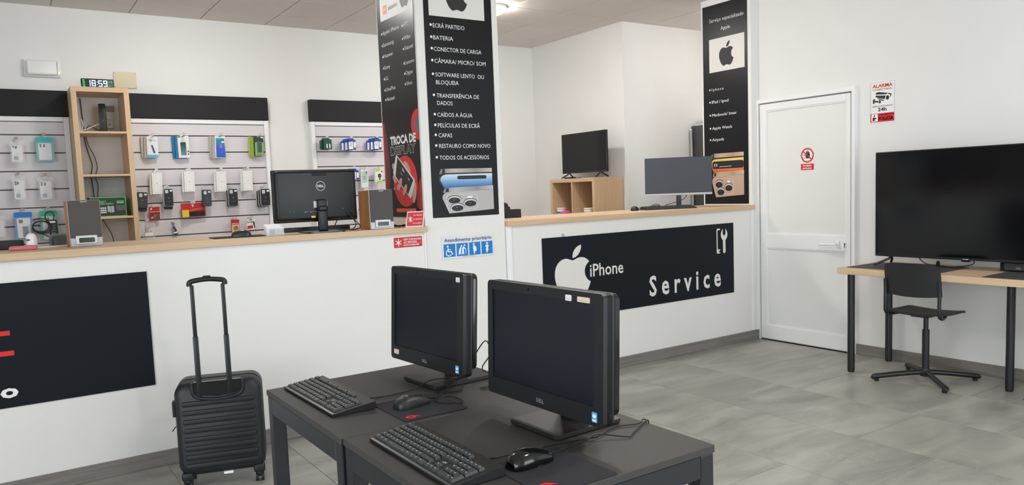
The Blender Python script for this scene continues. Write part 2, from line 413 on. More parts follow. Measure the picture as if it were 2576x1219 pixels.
text('lettering', 'PROIBIDA', 0, 0.032, 0.013, WHITE, st, -0.0014, bold=0.03, align='C')
text('lettering', 'ENTRADA', 0, 0.009, 0.013, WHITE, st, -0.0014, bold=0.03, align='C')

al = thing('alarm_sign', 'white and red alarm notice with surveillance camera picture on wall', 'sign', (XR-0.001, 3.383, 1.86), FACELEFT)
MB().prism(rr(-0.1, 0.1, 0, 0.318, 0.004), -0.003, 0).build('plate', WHITE, al)
MB().ring(rr(-0.096, 0.096, 0.06, 0.312, 0.006), rr(-0.0945, 0.0945, 0.0615, 0.3105, 0.005), -0.0036, -0.003).build('border', INKGREY, al)
text('lettering', 'ALARMA', -0.082, 0.272, 0.026, RED, al, -0.0036, x1=0.082, bold=0.03)
text('lettering', 'CONECTADA', -0.078, 0.249, 0.014, M('print_dull_red', (150, 60, 66), 0.5), al, -0.0036, x1=0.078, bold=0.015)
flat('camera_picture', [[(-0.055, 0.222), (-0.05, 0.234), (-0.03, 0.238), (0.05, 0.222), (0.028, 0.214), (-0.05, 0.22)], [(-0.054, 0.213), (0.028, 0.205), (0.018, 0.178), (-0.03, 0.192), (-0.055, 0.202)], [(-0.046, 0.196), (0.012, 0.172), (0.012, 0.164), (-0.03, 0.182)],
    [(0.052, 0.222), (0.076, 0.212), (0.064, 0.19), (0.06, 0.192), (0.066, 0.208), (0.046, 0.214)], ell(0.042, 0.188, 0.013, 0.017, 16), [(-0.076, 0.186), (-0.055, 0.186), (-0.06, 0.178), (-0.066, 0.178), (-0.066, 0.16), (-0.058, 0.152), (-0.076, 0.152)],
    [(-0.066, 0.176), (-0.03, 0.168), (-0.03, 0.156), (-0.066, 0.163)], [(-0.026, 0.178), (-0.012, 0.172), (-0.012, 0.15), (-0.026, 0.15)]], INK, al, -0.0036)
text('lettering', 'VIDEOVIGILANCIA', -0.084, 0.122, 0.0125, INKGREY, al, -0.0036, x1=0.084, bold=0.015)
text('lettering', '24h', -0.036, 0.09, 0.026, INK, al, -0.0036, x1=0.036, bold=0.03)
flat('red_panel', [rr(-0.097, 0.097, 0.007, 0.074, 0.003)], RED, al, -0.003)
flat('picture_panel', [rr(-0.088, -0.036, 0.012, 0.07, 0.004)], WHITE, al, -0.0036)
flat('officer_picture', [ell(-0.064, 0.056, 0.006, 0.007, 12), [(-0.078, 0.018), (-0.06, 0.018), (-0.06, 0.03), (-0.045, 0.034), (-0.045, 0.038), (-0.066, 0.046), (-0.078, 0.044)]], INK, al, -0.0042)
text('lettering', 'AVISO INMEDIATO A', -0.03, 0.056, 0.0095, WHITE, al, -0.0036, x1=0.09, bold=0.02)
text('lettering', 'POLICÍA', -0.03, 0.02, 0.023, WHITE, al, -0.0036, x1=0.09, bold=0.04)

# ------------------------------------------------------------------ the two counters
ZW0, ZW1 = 1.192, 1.231
def counter(label, x0, x1, lab2):
    c = thing('service_counter', label, 'counter', (x0, YC, 0))
    w = x1-x0
    MB().rbox(0, w, 0.0, 0.05, 0.0, ZW0, 0.002, 1).build('front_panel', LAMI, c)
    MB().box(0.0, w, 0.05, 0.58, 0.78, 0.80).build('inner_shelf', LAMI, c)
    for x in (0.0, w-0.02): MB().box(x, x+0.02, 0.05, 0.58, 0, ZW0).build('side_panel', LAMI, c)
    t = MB().rbox(x0, x1, YC-0.03, 5.15, ZW0, ZW1, 0.003, 2).build('counter_worktop', OAK)
    tag(t, lab2, 'worktop')
    return c
cl = counter('white front panel counter left of the pillar, black sign at one end', -3.0, 2.368, 'long pale oak worktop carrying the two loudspeakers')
MB().box(5.353, 5.366, -0.008, 0.001, 0.09, ZW0).build('corner_strip', ALU, cl)
cr = counter('white front panel counter right of the pillar with service sign', 3.007, 5.695, 'shorter pale oak worktop between pillar and door')
MB().rbox(0.0, 0.045, -0.01, 0.001, 0.09, ZW0, 0.002, 1).build('corner_strip', ALU, cr)
MB().rbox(2.66, 2.688, -0.01, 0.001, 0.09, ZW0, 0.002, 1).build('corner_strip', ALU, cr)
tag(MB().rbox(3.508, 3.532, YC-0.004, YC, 1.088, 1.107, 0.001, 1).build('wall_tag', M('tag_grey', (170, 168, 166), 0.5)), 'tiny grey tag above the black service sign', 'tag')

# big black sign on left counter (only its right end is in view)
sg = thing('counter_sign', 'large plain black board on left counter with red and white lettering', 'sign', (0.661, YC-0.001, 0.46), FRONT)
MB().box(-2.1, 0, -0.006, 0, 0, 0.625).build('board', SIGNB, sg)
flat('red_letter', [[(-0.78, 0.262), (-0.632, 0.262), (-0.632, 0.286), (-0.752, 0.286), (-0.752, 0.364), (-0.642, 0.364), (-0.642, 0.387), (-0.78, 0.387)]], BRIGHTRED, sg, -0.006)
text('lettering', 'o', -0.706, 0.053, 0.064, WHITE, sg, -0.0066, x1=-0.629, bold=0.035)

# service sign on right counter
ss = thing('service_sign', 'wide black sign with white fruit emblem and service lettering', 'sign', (3.32, YC-0.001, 0.464), FRONT)
MB().box(0, 2.103, -0.006, 0, 0, 0.621).build('board', SIGNB, ss)
apple(ss, 0.278, 0.156, 0.394, OFFW, -0.006, w=0.34)
text('lettering', 'iPhone', 0.446, 0.298, 0.094, OFFW, ss, -0.0066, x1=0.788, bold=0.012)
text('lettering', 'S e r v i c e', 1.068, 0.078, 0.158, OFFW, ss, -0.0066, x1=1.93, bold=0.022)
pq = []
mb = MB()
mb.ring(rr(1.882, 1.966, 0.362, 0.58, 0.014), rr(1.894, 1.954, 0.398, 0.566, 0.006), -0.0068, -0.006)
mb.build('phone_outline', OFFW, ss)
flat('phone_button', [rr(1.911, 1.935, 0.371, 0.386, 0.004)], SIGNB, ss, -0.0068)
flat('wrench_gap', [[(1.926, 0.35), (1.926, 0.6), (2.05, 0.6), (2.05, 0.35)]], SIGNB, ss, -0.0069)
wr = [(1.962, 0.371), (1.972, 0.361), (1.984, 0.361), (1.994, 0.371), (1.994, 0.475), (2.012, 0.492), (2.022, 0.52), (2.016, 0.548), (2.0, 0.573), (1.996, 0.57), (1.996, 0.53), (1.978, 0.512), (1.96, 0.53), (1.96, 0.57), (1.956, 0.573), (1.94, 0.548), (1.934, 0.52), (1.944, 0.492), (1.962, 0.475)]
flat('wrench_picture', [wr], OFFW, ss, -0.0075)

# signs low on counter and pillar
def no_smoking(parent, w, h):
    MB().prism(rr(0, w, 0, h, 0.003), -0.002, 0).build('plate', RED, parent)
    k = h/0.066
    mb = MB()
    for q_, a in enumerate((0.55, -0.55, pi/2)):
        c, s = cos(a)*0.024*k, sin(a)*0.024*k; nx, nz = -sin(a)*0.0026*k, cos(a)*0.0026*k
        mb.prism([(0.032*k+c+nx, h/2+s+nz), (0.032*k-c+nx, h/2-s+nz), (0.032*k-c-nx, h/2-s-nz), (0.032*k+c-nx, h/2+s-nz)], -0.0028-0.0001*q_, -0.002)
    mb.build('crossed_cigarette_picture', WHITE, parent)
    lx = 0.068*k
    for i, s in enumerate(('NÃO FUMADORES', 'NO SMOKERS', 'NON FUMEURS')):
        text('lettering', s, lx, h*(0.72-0.29*i), 0.0085*k, WHITE, parent, -0.0026, x1=min(w-0.006, lx+(0.128, 0.096, 0.112)[i]*k), bold=0.025)
        if i < 2: flat('divider', [[(lx, h*(0.64-0.29*i)), (w-0.008, h*(0.64-0.29*i)), (w-0.008, h*(0.655-0.29*i)), (lx, h*(0.655-0.29*i))]], WHITE, parent, -0.002)
ns = thing('no_smoking_sign', 'red no-smoking plate fixed below the left worktop', 'sign', (2.135, YC-0.001, 1.102), FRONT)
no_smoking(ns, 0.203, 0.066)
pr = thing('priority_sign', 'white priority service plate with four blue pictograms on pillar', 'sign', (2.484, YC-0.001, 1.0), FRONT)
MB().prism(rr(0, 0.414, 0, 0.153, 0.004), -0.006, 0).build('plate', M('sign_grey_white', (226, 226, 230), 0.4), pr)
text('lettering', 'Atendimento prioritário', 0.018, 0.114, 0.0235, NAVY, pr, -0.0066, x1=0.398, bold=0.02)
for i in range(4):
    q = MB().prism([(0.012+0.1*i, 0.012), (0.102+0.1*i, 0.012), (0.102+0.1*i, 0.1), (0.012+0.1*i, 0.1)], -0.0068, -0.006).build('pictogram', BLUE, pr)
    ox = 0.012+0.1*i; P = []; y = -0.0068
    S = lambda pts: [(ox+a*0.09, 0.012+b*0.088) for a, b in pts]
    if i == 0:
        P = [ell(ox+0.031, 0.012+0.072, 0.0072, 0.0072, 14), S([(.33, .7), (.41, .7), (.44, .45), (.66, .45), (.8, .2), (.72, .17), (.6, .37), (.36, .37)]), S([(.43, .6), (.6, .6), (.6, .54), (.43, .54)])]
        mb = MB(); n = 20
        o_ = [(ox+0.09*(.43+.27*cos(t)), 0.012+0.088*(.32+.27*sin(t))) for t in (pi*.62+i2*(pi*1.2)/n for i2 in range(n+1))]
        i_ = [(ox+0.09*(.43+.2*cos(t)), 0.012+0.088*(.32+.2*sin(t))) for t in (pi*.62+i2*(pi*1.2)/n for i2 in range(n+1))]
        P.append(o_+i_[::-1])
    elif i == 1:
        P = [ell(ox+0.039, 0.012+0.069, 0.006, 0.0064, 12), ell(ox+0.063, 0.012+0.073, 0.006, 0.0064, 12), S([(.36, .72), (.2, .5), (.15, .12), (.22, .12), (.26, .2), (.3, .12), (.36, .12), (.38, .5), (.44, .68)]), S([(.62, .76), (.48, .6), (.44, .12), (.51, .12), (.54, .25), (.58, .12), (.64, .12), (.62, .5), (.66, .64)]), S([(.6, .7), (.66, .7), (.85, .5), (.8, .14), (.77, .14), (.8, .48), (.6, .62)])]
    elif i == 2:
        P = [ell(ox+0.037, 0.012+0.075, 0.0066, 0.0068, 14), S([(.36, .76), (.46, .76), (.62, .6), (.66, .3), (.5, .3), (.5, .1), (.4, .1), (.38, .32), (.34, .5)])]
    else:
        P = [ell(ox+0.043, 0.012+0.076, 0.0066, 0.0068, 14), ell(ox+0.053, 0.012+0.072, 0.004, 0.004, 10), S([(.38, .72), (.58, .74), (.66, .56), (.56, .5), (.64, .28), (.54, .26), (.52, .1), (.44, .1), (.42, .26), (.36, .28), (.44, .5), (.36, .56)])]
    flat('figure_picture', P, WHITE, q, y)
flat('small_print', [[(0.16, 0.0065), (0.25, 0.0065), (0.25, 0.0085), (0.16, 0.0085)]], INKGREY, pr, -0.006)

# ------------------------------------------------------------------ posters on the pillars
def bullets(parent, pts, r, y, mat=WHITE):
    flat('bullet_points', [ell(x, z, r, r, 12) for x, z in pts], mat, parent, y)
def phone_picture(parent, x0, z0, w, h, y, warm):
    """flat printed picture of two phones lying across each other; (x0, z0) lower left, within w x h"""
    T = lambda pts: [(x0+a*w, z0+b*h) for a, b in pts]
    tag_ = 'warm' if warm else 'cool'
    steel = gradient('print_steel_'+tag_, [(0, (120, 112, 108) if not warm else (140, 116, 98)), (0.3, (190, 184, 180) if not warm else (206, 180, 156)), (0.7, (150, 145, 143) if not warm else (176, 150, 128)), (1, (200, 195, 192) if not warm else (212, 188, 166))], 0, x0, x0+w)
    back = M('print_phone_back_'+tag_, (186, 182, 182) if not warm else (196, 168, 148), 0.4)
    dark = M('print_lens_dark', (34, 34, 40), 0.4); rim = M('print_lens_rim_'+tag_, (214, 212, 212) if not warm else (222, 204, 188), 0.4)
    flat('upper_phone_edge', [T([(.02, .86), (.05, .97), (.12, .985), (.99, .985), (.99, .89), (.1, .885)])], steel, parent, y)
    flat('upper_phone_body', [T([(0, .72), (.004, .775), (.02, .825), (.05, .862), (.09, .882), (.14, .89), (.99, .895), (.99, .55), (.1, .53)])], dark, parent, y-0.0006)
    scr = gradient('print_screen_'+tag_, [(0, (46, 92, 170)), (0.5, (120, 170, 214)), (1, (214, 228, 236))] if not warm else [(0, (214, 84, 50)), (0.45, (236, 150, 60)), (1, (246, 214, 120))], 2, z0+.56*h, z0+.85*h)
    flat('upper_phone_screen', [T([(.035, .74), (.045, .785), (.065, .82), (.1, .846), (.15, .858), (.99, .868), (.99, .56), (.11, .54)])], scr, parent, y-0.0012)
    if warm: flat('screen_banner', [[(x0+.07*w+a, z0+b) for a, b in rr(0, .92*w, .64*h, .81*h, .05*h)]], dark, parent, y-0.0018)
    else: flat('screen_banner', [[(x0+a, z0+b) for a, b in rr(.34*w, .88*w, .745*h, .825*h, .037*h)]], dark, parent, y-0.0018)
    if warm: flat('banner_marks', [ell(x0+.14*w, z0+.74*h, .018*w, .016*h, 10), ell(x0+.2*w, z0+.74*h, .018*w, .016*h, 10), T([(.13, .69), (.15, .69), (.15, .74), (.13, .74)]), T([(.19, .69), (.21, .69), (.21, .74), (.19, .74)]), T([(.28, .68), (.64, .685), (.64, .695), (.28, .69)])], WHITE, parent, y-0.0024)
    flat('lower_phone_edge', [T([(.07, .46), (.1, .54), (.17, .565), (1, .59), (1, .5), (.12, .46)])], steel, parent, y-0.0018)
    flat('edge_band', [T([(.12, .47), (.13, .545), (.18, .56), (.175, .475)]), T([(.07, .88), (.085, .975), (.125, .985), (.12, .885)])], dark, parent, y-0.0024)
    flat('lower_phone_back', [T([(.058, .34), (.062, .385), (.08, .425), (.11, .45), (.15, .466), (1, .495), (1, .05), (.17, 0)])], back, parent, y-0.0024)
    flat('lens_field', [[(x0+a, z0+b) for a, b in rr(.13*w, .7*w, .07*h, .42*h, .09*h)]], rim, parent, y-0.0030)
    flat('lens_field_inner', [[(x0+a, z0+b) for a, b in rr(.142*w, .688*w, .08*h, .41*h, .085*h)]], back, parent, y-0.0033)
    L = [(.27, .295), (.32, .125), (.56, .215)]
    flat('lens_shades', [ell(x0+a*w, z0+(b+.012)*h, .13*w, .094*h, 24) for a, b in L], M('print_lens_shade', (92, 88, 88), 0.4), parent, y-0.0036)
    flat('lens_rims', [ell(x0+a*w, z0+b*h, .122*w, .086*h, 24) for a, b in L], rim, parent, y-0.0039)
    flat('lens_glass', [ell(x0+a*w, z0+(b-.014)*h, .107*w, .067*h, 24) for a, b in L], dark, parent, y-0.0042)
    flat('lens_glints', [ell(x0+(a-.01)*w, z0+(b+.004)*h, .02*w, .011*h, 10) for a, b in L], INKGREY, parent, y-0.0048)
    flat('flash_picture', [ell(x0+.555*w, z0+.345*h, .05*w, .028*h, 12)], WHITE, parent, y-0.0036)

# front of pillar
fp = thing('pillar_poster', 'tall black repair service poster on front of pillar', 'poster', (2.43, YC, 1.281), FRONT)
MB().box(0, 0.525, -0.003, 0, 0, 1.62).build('panel', POSTER, fp)
Z = -1.281
flat('white_panel', [[(0.038, 2.608+Z), (0.467, 2.608+Z), (0.467, 2.885+Z), (0.038, 2.885+Z)]], OFFW, fp, -0.003)
apple(fp, 0.251, 2.654+Z, 0.195, INK, -0.0036)
LN = [('ECRÃ PARTIDO', 2.493, 2.735, 2.533), ('BATERIA', 2.492, 2.643, 2.455), ('CONECTOR DE CARGA', 2.493, 2.862, 2.381), ('CÂMARA/ MICRO/ SOM', 2.494, 2.893, 2.304), ('SOFTWARE LENTO  OU', 2.496, 2.874, 2.215), ('BLOQUEIA', 2.498, 2.671, 2.165), ('TRANSFERÊNCIA DE', 2.498, 2.828, 2.078), ('DADOS', 2.5, 2.617, 2.029), ('CAÍDOS A ÁGUA', 2.497, 2.768, 1.952), ('PELÍCULAS DE ECRÃ', 2.497, 2.826, 1.882), ('CAPAS', 2.499, 2.603, 1.816), ('RESTAURO COMO NOVO', 2.5, 2.905, 1.746), ('TODOS OS ACESSÓRIOS', 2.498, 2.89, 1.668)]
for s, a, b, z in LN: text('lettering', s, a-2.43, z+Z, 0.0265, WHITE, fp, -0.0036, x1=b-2.43)
bullets(fp, [(0.048, z+0.016+Z) for s, a, b, z in LN if s not in ('BLOQUEIA', 'DADOS')], 0.0085, -0.003)
phone_picture(fp, 0.05, 1.306+Z, 0.433, 0.306, -0.003, False)

# left face of pillar; local x = 5.13 - Y
lp = thing('pillar_poster', 'black and red display replacement poster on left side of pillar', 'poster', (2.37, 5.13, 1.29), FACELEFT)
MB().box(0, 0.555, -0.003, 0, 0, 1.62).build('panel', POSTER, lp)
Z = -1.29; XX = lambda Y: 5.13-Y
flat('white_panel', [[(XX(5.073), 2.658+Z), (XX(4.597), 2.652+Z), (XX(4.597), 2.95+Z), (XX(5.073), 2.95+Z)]], WHITE, lp, -0.003)
ora = MB().prism(rr(XX(5.026), XX(4.961), 2.695+Z, 2.757+Z, 0.003), -0.0038, -0.003).build('orange_square', M('print_orange', (236, 130, 80), 0.45), lp)
text('lettering', 'mi', XX(5.015), 2.714+Z, 0.026, WHITE, lp, -0.0044, x1=XX(4.972), bold=0.02)
text('lettering', 'xiaomi', XX(4.945), 2.712+Z, 0.031, INKGREY, lp, -0.0036, x1=XX(4.802))
apple(lp, XX(4.695), 2.684+Z, 0.16, INKGREY, -0.0036)
L1 = [('Apple/ iPhone', 5.055, 4.789, 2.562), ('Samsung', 5.054, 4.88, 2.481), ('Huawei', 5.052, 4.907, 2.405), ('Sony', 5.049, 4.956, 2.326), ('LG', 5.047, 4.997, 2.25), ('OnePlus', 5.045, 4.888, 2.173), ('Alcatel', 5.041, 4.912, 2.105), ('HTC', 4.729, 4.649, 2.557), ('Wiko', 4.728, 4.627, 2.472), ('Xiaomi', 4.725, 4.594, 2.405), ('Lenovo', 4.725, 4.588, 2.31), ('Oppo', 4.722, 4.617, 2.242), ('Vivo', 4.721, 4.634, 2.172)]
for s, a, b, z in L1: text('lettering', s, XX(a), z+Z, 0.0255, WHITE, lp, -0.0036, x1=XX(b))
bullets(lp, [(XX(a+0.013), z+0.011+Z) for s, a, b, z in L1], 0.0078, -0.003)
PRED = M('print_poster_red', (214, 52, 44), 0.4)
gl = gradient('print_glow_left', [(0, (206, 44, 40)), (0.25, (120, 36, 38)), (1, (37, 36, 41))], 0, 0.0, 0.1)
flat('red_glow', [[(0.0, 1.36+Z), (0.0, 1.93+Z), (0.03, 1.98+Z), (0.09, 1.75+Z), (0.1, 1.6+Z), (0.06, 1.36+Z)]], gl, lp, -0.003)
gr_ = gradient('print_glow_right', [(0, (37, 36, 41)), (0.6, (140, 36, 38)), (1, (206, 44, 40))], 0, 0.46, 0.555)
flat('red_glow', [[(0.555, 1.33+Z), (0.48, 1.36+Z), (0.46, 1.45+Z), (0.555, 1.56+Z)]], gr_, lp, -0.003)
flat('red_disc', [[p for p in ell(0.555, 1.905+Z, 0.105, 0.102, 40) if p[0] <= 0.5551]], PRED, lp, -0.003)
flat('grey_patch', [[(0.5, 1.9+Z), (0.53, 1.95+Z), (0.555, 1.96+Z), (0.555, 1.86+Z), (0.52, 1.855+Z)]], M('print_slate', (104, 110, 122), 0.5), lp, -0.0036)
text('shadow_lettering', 'TROCA DE', XX(5.012), 1.806+Z, 0.055, M('print_dim', (70, 66, 70), 0.5), lp, -0.0034, x1=XX(4.62), bold=0.03)
text('lettering', 'TROCA DE', XX(5.014), 1.796+Z, 0.053, WHITE, lp, -0.0040, x1=XX(4.62), bold=0.045)
text('lettering_outline', 'DISPLAY', XX(5.014), 1.724+Z, 0.056, WHITE, lp, -0.0036, x1=XX(4.63), bold=0.035)
text('lettering', 'DISPLAY', XX(5.01), 1.7255+Z, 0.053, POSTER, lp, -0.0044, x1=XX(4.634), bold=0.012)
flat('red_ellipse', [ell(XX(4.805), 1.535+Z, 0.182, 0.175, 48)], PRED, lp, -0.0038)
SKIN = M('print_skin', (206, 160, 146), 0.5); PWH = M('print_phone_white', (226, 226, 230), 0.4)
FX = lambda pts: [(XX(4.99-a*0.365), 1.36+Z+b*0.36) for a, b in pts]
flat('hand_picture', [FX(ell(.03, .79, .07, .06, 16, -.8)), FX(ell(.05, .54, .1, .05, 16, -.7)), FX(ell(.6, .74, .17, .085, 18, -.75)), FX(ell(.86, .26, .2, .075, 18, 1.3)), FX(ell(.02, .36, .03, .03, 8))], SKIN, lp, -0.0044)
flat('phone_picture', [FX([(.15, .985), (.18, 1.0), (.22, .985), (.88, .52), (.9, .49), (.89, .46), (.73, .18), (.7, .16), (.66, .18), (.02, .62), (0, .66), (.01, .7)])], PWH, lp, -0.005)
flat('phone_screen_picture', [FX([(.22, .96), (.84, .5), (.6, .24), (.1, .6)])], M('print_screen_black', (34, 30, 32), 0.4), lp, -0.0056)
flat('crack_picture', [FX([(.4, .76), (.5, .66), (.47, .66), (.42, .7)]), FX([(.62, .56), (.7, .5), (.66, .5)]), FX([(.34, .68), (.4, .6), (.37, .62)])], PWH, lp, -0.0062)
flat('finger_picture', [FX(ell(.29, .45, .125, .06, 18, .95)), FX(ell(.48, .32, .135, .06, 18, .9)), FX(ell(.22, .38, .07, .06, 12))], SKIN, lp, -0.0062)
flat('red_caption', [rr(XX(4.966), XX(4.66), 1.322+Z, 1.351+Z, 0.006)], PRED, lp, -0.0044)
text('lettering', 'FAÇA JÁ SEU ORÇAMENTO', XX(4.955), 1.33+Z, 0.0135, M('print_pale_pink', (240, 190, 180), 0.5), lp, -0.0052, x1=XX(4.672), bold=0.01)

# wall end by the door; local x = 5.1 - Y
rp_ = thing('wall_poster', 'narrow black specialised service poster above end of right worktop', 'poster', (5.69, 5.1, 1.243), FACELEFT)
MB().box(0, 0.515, -0.003, 0, 0, 1.84).build('panel', POSTER, rp_)
Z = -1.243; XX = lambda Y: 5.1-Y
text('lettering', 'Serviço especializado', XX(5.017), 2.926+Z, 0.033, OFFW, rp_, -0.0036, x1=XX(4.622))
text('lettering', 'Apple', XX(4.883), 2.84+Z, 0.033, OFFW, rp_, -0.0036, x1=XX(4.777))
flat('white_panel', [[(XX(5.023), 2.468+Z), (XX(4.616), 2.468+Z), (XX(4.616), 2.773+Z), (XX(5.023), 2.773+Z)]], OFFW, rp_, -0.003)
apple(rp_, XX(4.822), 2.512+Z, 0.219, INK, -0.0036, w=0.166)
L2 = [('I p h o n e', 4.998, 4.86, 2.298), ('IPad / Ipod', 5.0, 4.803, 2.183), ('Macbook/ Imac', 5.0, 4.714, 2.062), ('Apple Watch', 5.0, 4.766, 1.94), ('Airpods', 5.002, 4.862, 1.833)]
for s, a, b, z in L2: text('lettering', s, XX(a), z+Z, 0.026, WHITE, rp_, -0.0036, x1=XX(b), bold=0.004)
bullets(rp_, [(XX(5.022), z+0.013+Z) for s, a, b, z in L2], 0.0085, -0.003)
phone_picture(rp_, XX(5.03), 1.305+Z, 0.397, 0.416, -0.003, True)

# ================================================================== BACK WALL
# ceiling lamps (round LED lights); the one seen past the pillar; unseen others placed to match wall brightness
def lamp(label, x, y, r=0.11):
    t = thing('ceiling_lamp', label, 'lamp', (x, y, ZC), group='round ceiling lamps')
    MB().lathe([(r*0.9, -0.02), (r*1.04, -0.018), (r*1.06, 0.0), (r*0.9, 0.0)], 32).build('lamp_housing', ALU, t, smooth=40)
    MB().lathe([(0.0005, -0.075), (r*0.35, -0.072), (r*0.65, -0.062), (r*0.88, -0.042), (r*0.97, -0.018), (r*0.9, -0.016)], 32).build('diffuser', LAMPM, t, smooth=40)
lamp('lit round ceiling lamp seen just past the pillar', 3.96, 6.13, 0.16)
lamp('lit round ceiling lamp above the wall display and shelf', 1.5, 6.15, 0.16)
lamp('unseen round ceiling lamp above the right worktop', 4.1, 4.75, 0.15)  # unseen, put in to brighten the alcove wall
lamp('added unseen ceiling lamp over the grey cabinet behind the narrow poster', 6.3, 5.05, 0.09)  # added behind the wall end to light the alcove wall from the right
lamp('unseen round ceiling lamp above the middle of the shop floor', 2.9, 1.7, 0.16)  # out of view, position chosen for the right wall's brightness
lamp('unseen round ceiling lamp above the two black tables', 1.9, 0.9, 0.16)  # out of view, position picked to balance wall and counter brightness

# slat walls: frame, single slats, black header
SZ = [2.172, 2.060, 1.909, 1.757, 1.605, 1.450, 1.300, 1.150, 1.0, 0.85]
def slatwall(label, x0, x1, hl):
    t = thing('slat_wall', label, 'display panel', (x0, YB, 0))
    w = x1-x0
    MB().box(0.03, w-0.03, -0.022, 0, 0.72, 2.18).build('backing', SLOT, t)
    for x in (0.0, w-0.042): MB().rbox(x, x+0.042, -0.062, 0, 0.7, 2.212, 0.004, 2).build('frame_upright', ALU, t)
    MB().rbox(0.042, w-0.042, -0.062, 0, 2.172, 2.212, 0.004, 2).build('frame_rail', ALU, t)
    for a, b in zip(SZ[1:], SZ[:-1]):
        MB().rbox(0.042, w-0.042, -0.05, -0.02, a+0.005, b-0.005, 0.002, 1).build('slat', SLAT, t)
    h = MB().rbox(x0, x1+0.004, YB-0.075, YB, 2.215, 2.43, 0.002, 1).build('header_board', HEAD)
    tag(h, hl, 'board')
slatwall('white slat wall left of the tall oak shelf, hung with clear pouches', -0.68, 0.6, 'black header board left of the tall oak shelf')
slatwall('white slat wall between oak shelf and rear-facing monitor, four rows of goods', 1.04, 2.296, 'black header board right of the tall oak shelf')
slatwall('white slat wall next to the pillar with blue and green packs', 2.725, 3.99, 'black header board beside the pillar poster')
YS = YB-0.05       # face of the slats

# emergency light and blank plate
el = thing('emergency_light', 'white emergency light with green dot high on back wall', 'light', (0.442, YB, 2.545), FRONT)
MB().rbox(-0.135, 0.135, -0.028, 0, 0.0, 0.145, 0.008, 2).build('base', ALU, el)
MB().rbox(-0.118, 0.105, -0.066, -0.026, 0.012, 0.135, 0.018, 3).build('cover', M('frosted_cover', (238, 238, 236), 0.25), el, smooth=40)
MB().rbox(0.107, 0.13, -0.04, -0.026, 0.012, 0.135, 0.006, 2).build('end_cap', ALU, el)
MB().cyl((0.119, -0.04, 0.04), (0.119, -0.046, 0.04), 0.005, n=10).build('indicator', M('green_led', (120, 255, 130), 0.4, emit=2.5), el)
pt = thing('blanking_plate', 'beige blank cover plate behind the digital clock', 'plate', (1.067, YB, 2.48), FRONT)
MB().rbox(-0.0915, 0.0915, -0.012, 0, 0, 0.14, 0.004, 2).build('cover', M('beige_plastic', (218, 204, 172), 0.45), pt)
for x in (-0.083, 0.083):
    for z in (0.01, 0.131): MB().cyl((x, -0.0115, z), (x, -0.0135, z), 0.0035, n=8).build('screw', M('dull_screw', (130, 122, 100), 0.4, 0.5), pt)

# tall one-column oak shelf
sh = thing('tall_shelf', 'tall narrow oak shelf with open cubes behind the left counter', 'shelf', (0.602, 7.28, 0))
SW, SD, ST = 0.432, 0.385, 2.43
for x in (0, SW-0.04): MB().rbox(x, x+0.04, 0, SD, 0, ST-0.04, 0.0015, 1).build('side_panel', OAKV, sh)
MB().rbox(-0.0, SW, 0, SD, ST-0.04, ST, 0.0015, 1).build('top_board', OAK, sh)
for z in (2.049, 1.692, 1.336, 0.98, 0.62, 0.26, 0.0): MB().rbox(0.04, SW-0.04, 0.002, SD, z, z+0.0185, 0.001, 1).build('shelf_board', OAK, sh)
ck = thing('digital_clock', 'black digital clock showing 18:59 on top of the oak shelf', 'clock', (0.816, 7.36, ST), 0, rot=(radians(-6), 0, radians(2)))
MB().rbox(-0.123, 0.123, 0, 0.03, 0, 0.082, 0.008, 3).build('case', M('clock_case', (12, 36, 36), 0.3), ck)
DIG = M('clock_digits', (178, 206, 255), 0.4, emit=1.6); DIGG = M('clock_green_digits', (60, 170, 90), 0.4, emit=0.5)
def seven(parent, s, x, z, w, h, th, mat, y=-0.0003):
    SEG = {'0': 'abcdef', '1': 'bc', '2': 'abged', '4': 'fgbc', '5': 'afgcd', '8': 'abcdefg', '9': 'abcdfg'}
    for ch in s:
        if ch == ':':
            flat('colon', [ell(x+0.004, z+h*0.3, 0.003, 0.003, 8), ell(x+0.004, z+h*0.7, 0.003, 0.003, 8)], mat, parent, y); x += 0.012; continue
        if ch == '1': x -= w*0.35
        R = {'a': (0, w, h-th, h), 'd': (0, w, 0, th), 'g': (0, w, h/2-th/2, h/2+th/2), 'b': (w-th, w, h/2+.001, h-.001), 'c': (w-th, w, .001, h/2-.001), 'f': (0, th, h/2+.001, h-.001), 'e': (0, th, .001, h/2-.001)}
        flat('digit', [[(x+a, z+c), (x+b, z+c), (x+b, z+d), (x+a, z+d)] for a, b, c, d in (R[k] for k in SEG[ch])], mat, parent, y)
        x += w+0.009
seven(ck, '18:59', -0.073, 0.016, 0.029, 0.052, 0.0065, DIG)
seven(ck, '49', 0.077, 0.046, 0.012, 0.02, 0.0022, DIGG); seven(ck, '21', 0.08, 0.013, 0.012, 0.02, 0.0022, DIGG)
for k in range(5): flat('green_mark', [[(-0.113, 0.012+k*0.013), (-0.095, 0.012+k*0.013), (-0.095, 0.02+k*0.013), (-0.113, 0.02+k*0.013)]], DIGG, ck, -0.0003)
ro = thing('router', 'upright black router in the top cube of the oak shelf', 'router', (0.842, 7.47, 2.0675), 0, rot=(0, 0, radians(-8)))
MB().rbox(-0.027, 0.027, 0, 0.11, 0.014, 0.25, 0.008, 2).build('body', BLACKP, ro, smooth=40)
MB().rbox(-0.045, 0.045, 0.01, 0.1, 0, 0.014, 0.004, 2).build('foot', BLACKP, ro)
flat('port_mark', [[(-0.004, 0.1), (0.004, 0.1), (0.004, 0.112), (-0.004, 0.112)]], INKGREY, ro, -0.0)
so = thing('wall_socket', 'white power adapter plugged in beside the black router', 'socket', (0.91, YB, 2.12), FRONT)
